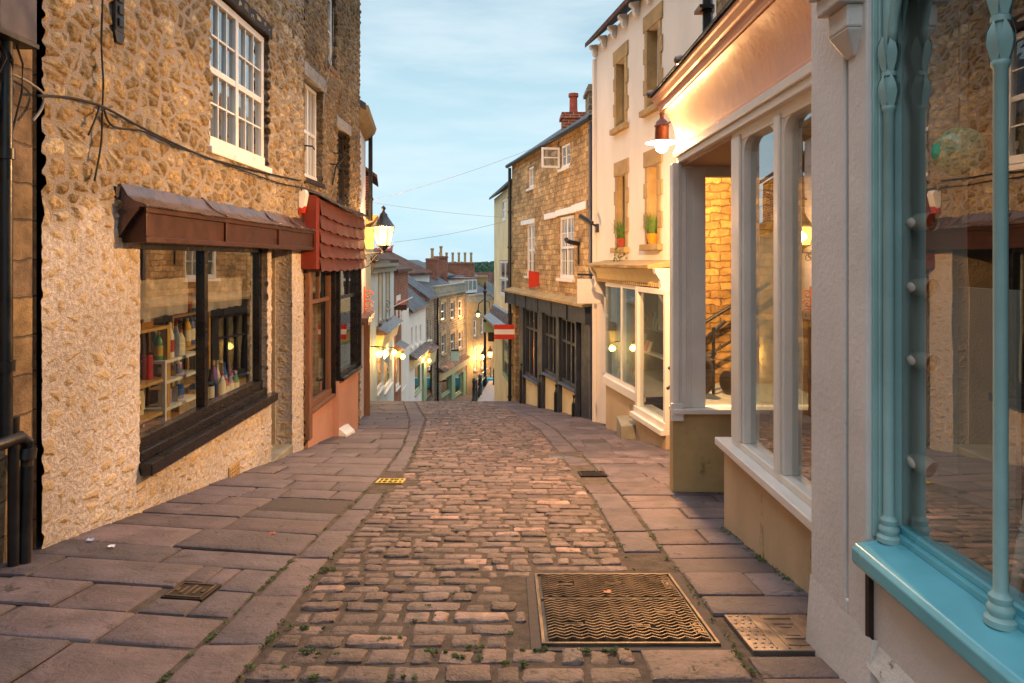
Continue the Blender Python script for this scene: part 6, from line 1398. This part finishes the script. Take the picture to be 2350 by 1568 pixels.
# ---- lamps
def lantern(name, lab, c, r=.20, hgt=.42, grp=None, watts=400, arm=None):
    """tapered four sided lantern: glass, frame, cap, finial, with its scroll bracket"""
    c = Vector(c); t = thing(name, lab, 'street lamp', c+Vector((0, 0, -hgt*.5)), grp)
    def ring(rad, z): return [c+Vector((math.cos(math.pi/2*k+.6)*rad*1.25, math.sin(math.pi/2*k+.6)*rad*1.25, z)) for k in range(4)]
    top, bot = ring(r, hgt*.5), ring(r*.62, -hgt*.5)
    m = MB(); i = [m.v(*p) for p in bot]; j = [m.v(*p) for p in top]
    for k in range(4): m.f(i[k], i[(k+1) % 4], j[(k+1) % 4], j[k])
    m.build('glass', 'lampglass', t, fix=False)
    m = MB()
    for k in range(4): m.tube([bot[k], top[k]], .012, 6, True); m.tube([bot[k], bot[(k+1) % 4]], .014, 6, True); m.tube([top[k], top[(k+1) % 4]], .018, 6, True)
    m.lathe(c+Vector((0, 0, -hgt*.5)), [(r*.3, -.16), (r*.18, -.1), (r*.4, -.05), (r*.7, -.01), (r*.5, .0)], 10)
    m.build('lantern_frame', 'black', t)
    m = MB(); m.lathe(c+Vector((0, 0, hgt*.5)), [(r*1.3, .0), (r*1.15, .03), (r*.75, .14), (r*.45, .22), (r*.42, .26), (r*.2, .30), (r*.12, .34), (r*.24, .37), (r*.24, .40), (r*.05, .44)], 12); m.build('cap', 'black', t, smooth='auto')
    m = MB(); m.lathe(c, [(.03, -.1), (.055, -.03), (.05, .05), (.02, .1)], 10); m.build('bulb', 'bulb', t, smooth=True)
    light('lamp_light', t, c+Vector((0, 0, -.02)), watts, .09)
    if arm:
        a = Vector(arm); m = MB(); e = c+Vector((0, 0, -hgt*.5-.14)); dirv = (a-e); L_ = dirv.length; dn = dirv.normalized()
        m.tube([e, a], .018, 8, True); m.tube([a+Vector((0, 0, .22)), a+Vector((0, 0, -.35))], .022, 8, True)
        for q, sg in ((.3, -1), (.68, -1)):
            cc = e+dn*L_*q+Vector((0, 0, -.11*1)); rr = .095
            m.tube([cc+dn*(rr*(1-k/26)*math.cos(k*.42))+Vector((0, 0, rr*(1-k/26)*math.sin(k*.42))) for k in range(22)], .010, 6, True)
        m.tube([a+Vector((0, 0, -.32)), a-dn*L_*.35+Vector((0, 0, -.26)), e+dn*L_*.25+Vector((0, 0, -.03))], .012, 6, True)
        m.build('scroll_bracket', 'black', t)
    return t
s_, _z = F4.hit(840, 590)
lantern('wall_lantern', 'glowing tapered lantern on a scroll bracket at the end of the left houses', (-2.70, 14.35, .50), .19, .40, None, LAMP_L, F4.w(1.0, .0, .12))
lantern('wall_lantern', 'left of the pair of far lanterns lighting the stone house at the bend', F11.w(1.25, .8, -7.4), .20, .45, 'pair of far wall lanterns', 420, F11.w(1.25, .0, -7.7))
lantern('wall_lantern', 'right of the pair of far lanterns lighting the stone house at the bend', F11.w(2.45, .8, -7.35), .20, .45, 'pair of far wall lanterns', 420, F11.w(2.45, .0, -7.65))
# pendant at the end of the cove
c = Vector((1.58, 7.2, 1.205))
t = thing('pendant_lamp', 'brown pendant street lamp glowing at the end of the salmon cove fascia', 'street lamp', c)
brn = M('lamp_brown', '#6a3a22', .4, .15, 6, .1, metal=.3)
m = MB(); m.lathe(c, [(.055, .055), (.072, .06), (.072, .19), (.08, .20), (.08, .21), (.066, .225), (.060, .25), (.035, .275), (.022, .285), (.020, .32), (.030, .335), (.016, .35), (.012, .41), (.004, .45)], 18); m.build('lamp_body', brn, t, smooth='auto')
m = MB(); m.lathe(c, [(.05, .058), (.085, .052), (.15, .040), (.168, .034), (.168, .030), (.085, .044), (.05, .048)], 26); m.build('shade_disc', 'enamel', t, smooth='auto')
m = MB(); m.lathe(c, [(.03, .045), (.06, .02), (.068, -.01), (.055, -.05), (.02, -.075)], 14); m.build('bulb', 'bulb', t, smooth=True)
m = MB(); m.tube([c+Vector((0, .0, .40)), c+Vector((.02, .05, .46)), c+Vector((.06, -.2, .47)), c+Vector((.04, -.55, .40))], .014, 8, True); m.tube([c+Vector((0, -.02, .2)), c+Vector((.04, -.53, .18))], .010, 6, True); m.build('arm', brn, t)
light('lamp_light', t, c+Vector((0, 0, -.0)), LAMP_R, .05)
# swan neck lamp near the bend and its post
c = Vector(((1097-UX)/FD*49, 49, -(720-VH)/FD*49))
t = thing('swan_neck_lamp', 'small glowing lamp hanging from a swan neck arm above the far path', 'street lamp', c)
m = MB(); m.lathe(c, [(.03, .25), (.09, .22), (.12, .12), (.26, .06), (.26, .03), (.12, .05)], 12); m.build('shade', 'black', t)
m = MB(); m.lathe(c, [(.05, .04), (.13, -.06), (.10, -.18), (.02, -.24)], 12); m.build('bulb', 'smallbulb', t, smooth=True)
m = MB(); m.tube([c+Vector((0, 0, .25)), c+Vector((.05, 0, .7)), c+Vector((.4, .1, 1.0)), c+Vector((.8, .2, .8)), c+Vector((.85, .3, .1)), c+Vector((.85, .4, -.2))], .035, 8, True); m.build('arm', 'black', t, smooth=True)
light('lamp_light', t, c+Vector((0, 0, -.15)), 450, .12)
x, y = (1113-UX)/FD*48, 48; g = G(-1.2, y)
t = thing('lamp_post', 'slim black post with a pointed finial on the far path', 'post', (x, y, g))
m = MB(); m.lathe((x, y, g-.2), [(.16, 0), (.16, .7), (.10, .8), (.09, 3.6), (.075, 6.6), (.14, 6.7), (.14, 6.8), (.07, 6.9), (.11, 7.1), (.02, 7.5)], 10); m.build('shaft', 'black', t)
for k, (u, v0, v1, y, lab) in enumerate(((1088, 868, 922, 34.6, 'nearest black bollard at the left edge of the far path'), (1101, 860, 905, 38.5, 'second black bollard at the left edge of the far path'), (1134.5, 846, 884, 47, 'black bollard at the right edge of the far path'))):
    x = (u-UX)/FD*y; z0 = -(v1-VH)/FD*y; hh = (v1-v0)/FD*y
    t = thing('bollard', lab, 'bollard', (x, y, z0), 'bollards along the far path')
    m = MB(); m.lathe((x, y, z0-.15), [(.13, 0), (.13, .25), (.10, .3), (.085, hh-.1), (.11, hh-.05), (.11, hh), (.08, hh+.06), (.10, hh+.10), (.03, hh+.17)], 10); m.build('shaft', 'black', t, smooth='auto')
    m = MB(); m.lathe((x, y, z0), [(.105, hh*.5), (.105, hh*.58)], 10); m.build('collar', 'black', t)
x, y = (1140.5-UX)/FD*46, 46; z0 = G(-.9, y); t = thing('sign_post', 'thin black post at the right edge of the far path beside the cream house', 'post', (x, y, z0)); m = MB(); m.tube([(x, y, z0-.2), (x, y, z0+6)], .06, 8, True); m.build('shaft', 'black', t); m = MB(); m.box(x-.2, x+.2, y-.1, y+.1, z0+3.9, z0+4.5); m.build('control_box', 'black', t)
t = thing('handrail', 'black iron handrail along the left edge of the far path', 'railing', (-1.9, 42, G(-1.3, 42)))
m = MB(); P = [Vector(((u-UX)/FD*y, y, G(-1.3, y))) for u, y in ((1094, 36), (1105, 42), (1113, 48), (1126, 54))]
for dz in (1.0, .55): m.tube([p+Vector((0, 0, dz)) for p in P], .035, 6, True)
m.build('rails', 'black', t); m = MB()
for p in P: m.tube([p+Vector((0, 0, -.2)), p+Vector((0, 0, 1.05))], .035, 6, True)
m.build('rail_posts', 'black', t)
x, y = (1117-UX)/FD*52, 52; z0 = -(892-VH)/FD*52; m = MB(); m.box(x-.6, x+.5, y, y+.6, z0, z0+.75); m.box(x-.5, x+.4, y-.02, y, z0+.1, z0+.3); tag(m.build('blue_trough', 'bluepaint', bevel=.03, loc=(x, y, z0)), 'bright blue trough on the far path behind the posts', 'trough')
# small lit shop lamps on the left row
for k, (F, u, v, lab) in enumerate(((F6, 870, 812, 'small glowing lamp left in the window of the pale blue house shop'), (F6, 885, 811, 'small glowing lamp right in the window of the pale blue house shop'), (F7, 905, 810, 'small yellow lamp under the fascia of the pink house'), (F7, 924, 818, 'small yellow lamp in front of the white front of the pink house'), (F9, 985, 828, 'small yellow lamp under the fascia of the narrow stone house'))):
    s, z = F.hit(u, v, .38); c = Vector(F.w(s, .38, z)); t = thing('shop_lamp', lab, 'lamp', c, 'small lit shop lamps on the left row')
    m = MB(); m.lathe(c, [(.03, .12), (.10, .04), (.11, -.04), (.05, -.12)], 10); m.build('bulb', 'smallbulb', t, smooth=True)
    m = MB(); m.tube([c+Vector((0, 0, .1)), c+Vector((0, 0, .2)), Vector(F.w(s, .0, z+.25))], .018, 6, True); m.build('arm', 'black', t)
    light('lamp_light', t, c+Vector((.0, -.0, -.02)), 30 if k < 3 else 60, .08, (1, .6, .2))

# ---- signs
def sign(name, lab, cat, u0, u1, v0, v1, y, mats, bar=None, th=.03, skew=0):
    x0, x1 = (u0-UX)/FD*y, (u1-UX)/FD*y; z1, z0 = -(v0-VH)/FD*y, -(v1-VH)/FD*y
    t = thing(name, lab, cat, ((x0+x1)/2, y, z0)); n = len(mats)
    for k, mt in enumerate(mats):
        m = MB(); a, b = z1-(z1-z0)*k/n, z1-(z1-z0)*(k+1)/n
        m.hexa([(x0, y+skew, b), (x1, y, b), (x1, y+th, b), (x0, y+th+skew, b), (x0, y+skew, a), (x1, y, a), (x1, y+th, a), (x0, y+th+skew, a)]); m.build('board' if n == 1 else 'stripe', mt, t, bevel=.003 if n == 1 else 0)
    if bar:
        m = MB(); P = [Vector(((u-UX)/FD*yy, yy, -(v-VH)/FD*yy)) for u, v, yy in bar]; r = .012*max(1, y/14); m.tube(P, r*1.6, 8, True); m.build('hanging_bar', 'black', t)
        m = MB()
        for f in (.15, .85):
            xx = x0+(x1-x0)*f; f2 = (xx-P[0].x)/max(P[-1].x-P[0].x, .01); zz = P[0].z+(P[-1].z-P[0].z)*min(max(f2, 0), 1); m.tube([Vector((xx, y+th/2, z1-.01)), Vector((xx, y+th/2, max(zz, z1+.02)))], r*.6, 6, True)
        m.build('hook', 'black', t)
    return t
sign('hanging_sign', 'blank pinkish white hanging sign board between the brown and white houses', 'sign', 1325, 1384, 640, 697, 13.4, ['blank'], [(1325, 630, 13.4), (1394, 632, 13.4)])
sign('striped_sign', 'red and white striped projecting sign at the corner of the cream house', 'sign', 1134, 1183, 745, 779, 21.2, ['signred', 'blank', 'signred'])
sign('hanging_sign', 'plain pale green hanging sign on a long bracket, cream house far end', 'sign', 1109, 1139, 740, 763, 27.2, ['signgreen'], [(1109, 737, 27.2), (1147, 733, 27.4)])
sign('hanging_sign', 'dark brown sign board partly hidden below the pale green sign', 'sign', 1120, 1143, 757, 784, 27.9, ['signbrown'])
sign('hanging_sign', 'small mint green sign on the front of the parapet stone house', 'sign', 1035, 1053, 806, 829, 45.5, ['signmint'], [(1035, 804, 45.5), (1053, 804, 45.5)])
s0 = FB.s_(1238); zz = FB.z_(1238, 640); m = MB(FB); m.hexa([(s0-.02, .02, zz-.20), (s0+.02, .02, zz-.20), (s0+.02, .30, zz-.24), (s0-.02, .30, zz-.24), (s0-.02, .02, zz+.18), (s0+.02, .02, zz+.18), (s0+.02, .30, zz+.22), (s0-.02, .30, zz+.22)]); tag(m.build('wall_sign', 'redsign', bevel=.004, loc=FB.w(s0, .1, zz)), 'small plain red sign on the brown stone wall between the two sash windows', 'sign')
y = 26.5; X = lambda u: (u-UX)/FD*y; Zf = lambda v: -(v-VH)/FD*y
t = thing('book_shaped_sign', 'small dark sign with a pink open page top hanging from a slanted pole, left row', 'sign', (X(919), y, Zf(712)))
m = MB(); m.hexa([(X(905), y, Zf(712)), (X(933), y, Zf(712)), (X(933), y+.06, Zf(712)), (X(905), y+.06, Zf(712)), (X(905), y, Zf(699)), (X(933), y, Zf(699)), (X(933), y+.06, Zf(699)), (X(905), y+.06, Zf(699))]); m.build('board', 'signbrown', t)
m = MB(); m.hexa([(X(908), y-.01, Zf(700)), (X(930), y-.01, Zf(700)), (X(930), y+.03, Zf(700)), (X(908), y+.03, Zf(700)), (X(914), y-.01, Zf(690)), (X(929), y-.01, Zf(688)), (X(929), y+.03, Zf(688)), (X(914), y+.03, Zf(690))]); m.build('open_page', M('page_pink', '#b06a70', .6, .05, 4, 0), t)
m = MB(); m.tube([(X(886), y, Zf(712)), (X(947), y, Zf(682))], .025, 6, True); m.build('pole', 'enamel', t)
m = MB()
for v in (698, 712): m.tube([(X(886)+.16*math.cos(k*.5)*(1-k/18), y, Zf(v)+.16*math.sin(k*.5)*(1-k/18)) for k in range(15)], .015, 6, True)
m.tube([(X(884), y, Zf(690)), (X(884), y, Zf(722))], .02, 6, True); m.build('scroll_bracket', 'black', t)
y = 15.4; t = thing('scroll_bracket_sign', 'rusty scrolled iron bracket fixed low beyond the tile hung bay', 'bracket', F4.w(1.7, .1, -1.0))
m = MB(F4)
for k, (q, zz) in enumerate(((1.75, -.78), (1.82, -1.0), (1.78, -1.2))): m.tube([(1.9, .10+.11*math.cos(j*.5)*(1-j/20), zz+.11*math.sin(j*.5)*(1-j/20)) for j in range(16)], .016, 6)
m.tube([(1.9, .02, -.6), (1.9, .02, -1.3)], .02, 6); m.build('scrolls', 'terra', t)

# ---- wires across the sky
def wire(lab, a, b, sag, r=.012):
    A, B_ = [Vector(((u-UX)/FD*y, y, -(v-VH)/FD*y)) for u, v, y in (a, b)]
    m = MB(); m.tube([A.lerp(B_, k/16)+Vector((0, 0, -sag*4*(k/16)*(1-k/16))) for k in range(17)], r, 5, True)
    tag(m.build('overhead_wire', 'greycable', smooth=True, loc=A), lab, 'wire', 'wires crossing the sky')
wire('highest overhead wire, slanting up from the left houses to the brown house roof', (846, 462, 15.8), (1292, 312, 16), .10, .004)
wire('middle overhead wire, running nearly level to the cream house', (846, 464, 15.8), (1172, 500, 24), .05, .004)
wire('lowest overhead wire, rising from behind the lantern to the cream house', (905, 556, 24), (1168, 506, 24), .08, .006)

# ---- distance: hills and trees
xs = [-1500+60*i for i in range(51)]; ys = [260, 340, 420, 500, 600, 700, 800, 950, 1200, 1600]
def hz(x, y):
    r = math.exp(-((y-720)/260)**2)*(16.5+4*math.sin(x*.006+1.1)+2*math.sin(x*.021)+.8*math.sin(x*.06))
    return -24+r*(1+.15*math.sin(x*.004))
m = MB(); idx = [[m.v(x, y, hz(x, y)+rnd(-.8, .8)) for x in xs] for y in ys]
for A, B_ in zip(idx, idx[1:]):
    for k in range(len(xs)-1): m.f(A[k], A[k+1], B_[k+1], B_[k])
tag(m.build('hills', 'hill', fix=False, smooth=True), kind='structure')
m = MB()
for _ in range(2600):
    x = rnd(-140, 60); y = rnd(430, 720); z = hz(x, y); hh = rnd(2, 4.5); r = rnd(2., 3.5)
    for k in range(5):
        p = Vector((x+rnd(-r, r)*.6, y, z+hh*rnd(.3, .9))); w = r*rnd(.4, .8); i = [m.v(p.x+w*math.cos(a+k), p.y+rnd(-1, 1), p.z+w*.8*math.sin(a+k)) for a in (0, 1.3, 2.5, 3.8, 5.1)]; m.f(*i)
tag(m.build('far_woods', M('far_leaf', '#46604c', .95, .35, .05, 0), fix=False), 'far wooded hillside on the horizon between the houses', 'woods', kind='stuff')
def tree(name, lab, u, vtop, vbase, y, wpx, conifer=False, n=1500):
    x = (u-UX)/FD*y; zt = -(vtop-VH)/FD*y; zb = -(vbase-VH)/FD*y-3; r = wpx/FD*y/2; hh = zt-zb
    t = thing(name, lab, 'tree', (x, y, zb), 'trees beyond the roofs')
    m = MB(); m.tube([(x, y, zb), (x+.1, y, zb+hh*.5), (x, y, zb+hh*.9)], [hh*.03, hh*.02, hh*.006], 7, True)
    for k in range(6): a = k*1.1; m.tube([(x, y, zb+hh*(.35+.08*k)), (x+r*.6*math.cos(a), y+r*.6*math.sin(a), zb+hh*(.5+.07*k))], [hh*.012, hh*.004], 5, True)
    m.build('trunk', 'bark', t)
    m = MB(); cl = []
    for k in range(26):
        f = rnd(.3, 1); w = (1-f)*1.2 if conifer else math.sin(math.pi*min(max((f-.2)/.85, .08), 1))**.7
        a = rnd(0, 6.28); q = r*w*rnd(.4, .9); cl.append((x+q*math.cos(a), y+q*math.sin(a), zb+hh*f*.95, r*rnd(.22, .42)*(.7 if conifer else 1)))
    for _ in range(n):
        cx, cy, cz, cr = random.choice(cl); d = Vector((rnd(-1, 1), rnd(-1, 1), rnd(-1, 1)))
        if d.length > 1: continue
        p = Vector((cx, cy, cz))+d*cr; s = r*rnd(.05, .10); a, b = Vector((rnd(-1, 1), rnd(-1, 1), rnd(-1, 1))).normalized()*s, Vector((rnd(-1, 1), rnd(-1, 1), rnd(-1, 1))).normalized()*s
        m.f(m.v(*(p-a)), m.v(*(p+b)), m.v(*(p+a)), m.v(*(p-b)))
    m.build('crown', 'tree', t, fix=False)
tree('conifer_tree', 'pointed dark tree left above the chimney row', 1074, 603, 645, 130, 20, True)
tree('broadleaf_tree', 'round tree in the gap right of the wide chimney stack', 1092, 612, 650, 140, 30)
tree('broadleaf_tree', 'low bushy tree at the centre of the gap under the far hill', 1112, 616, 652, 150, 34)
tree('broadleaf_tree', 'dark tree tucked against the cream house wall', 1138, 606, 670, 90, 26)
tree('conifer_tree', 'slim dark tree behind the dark one beside the cream house', 1147, 600, 660, 110, 18, True)
tree('broadleaf_tree', 'broad pale tree low under the far hill, left of the dark trees', 1126, 622, 655, 120, 24)
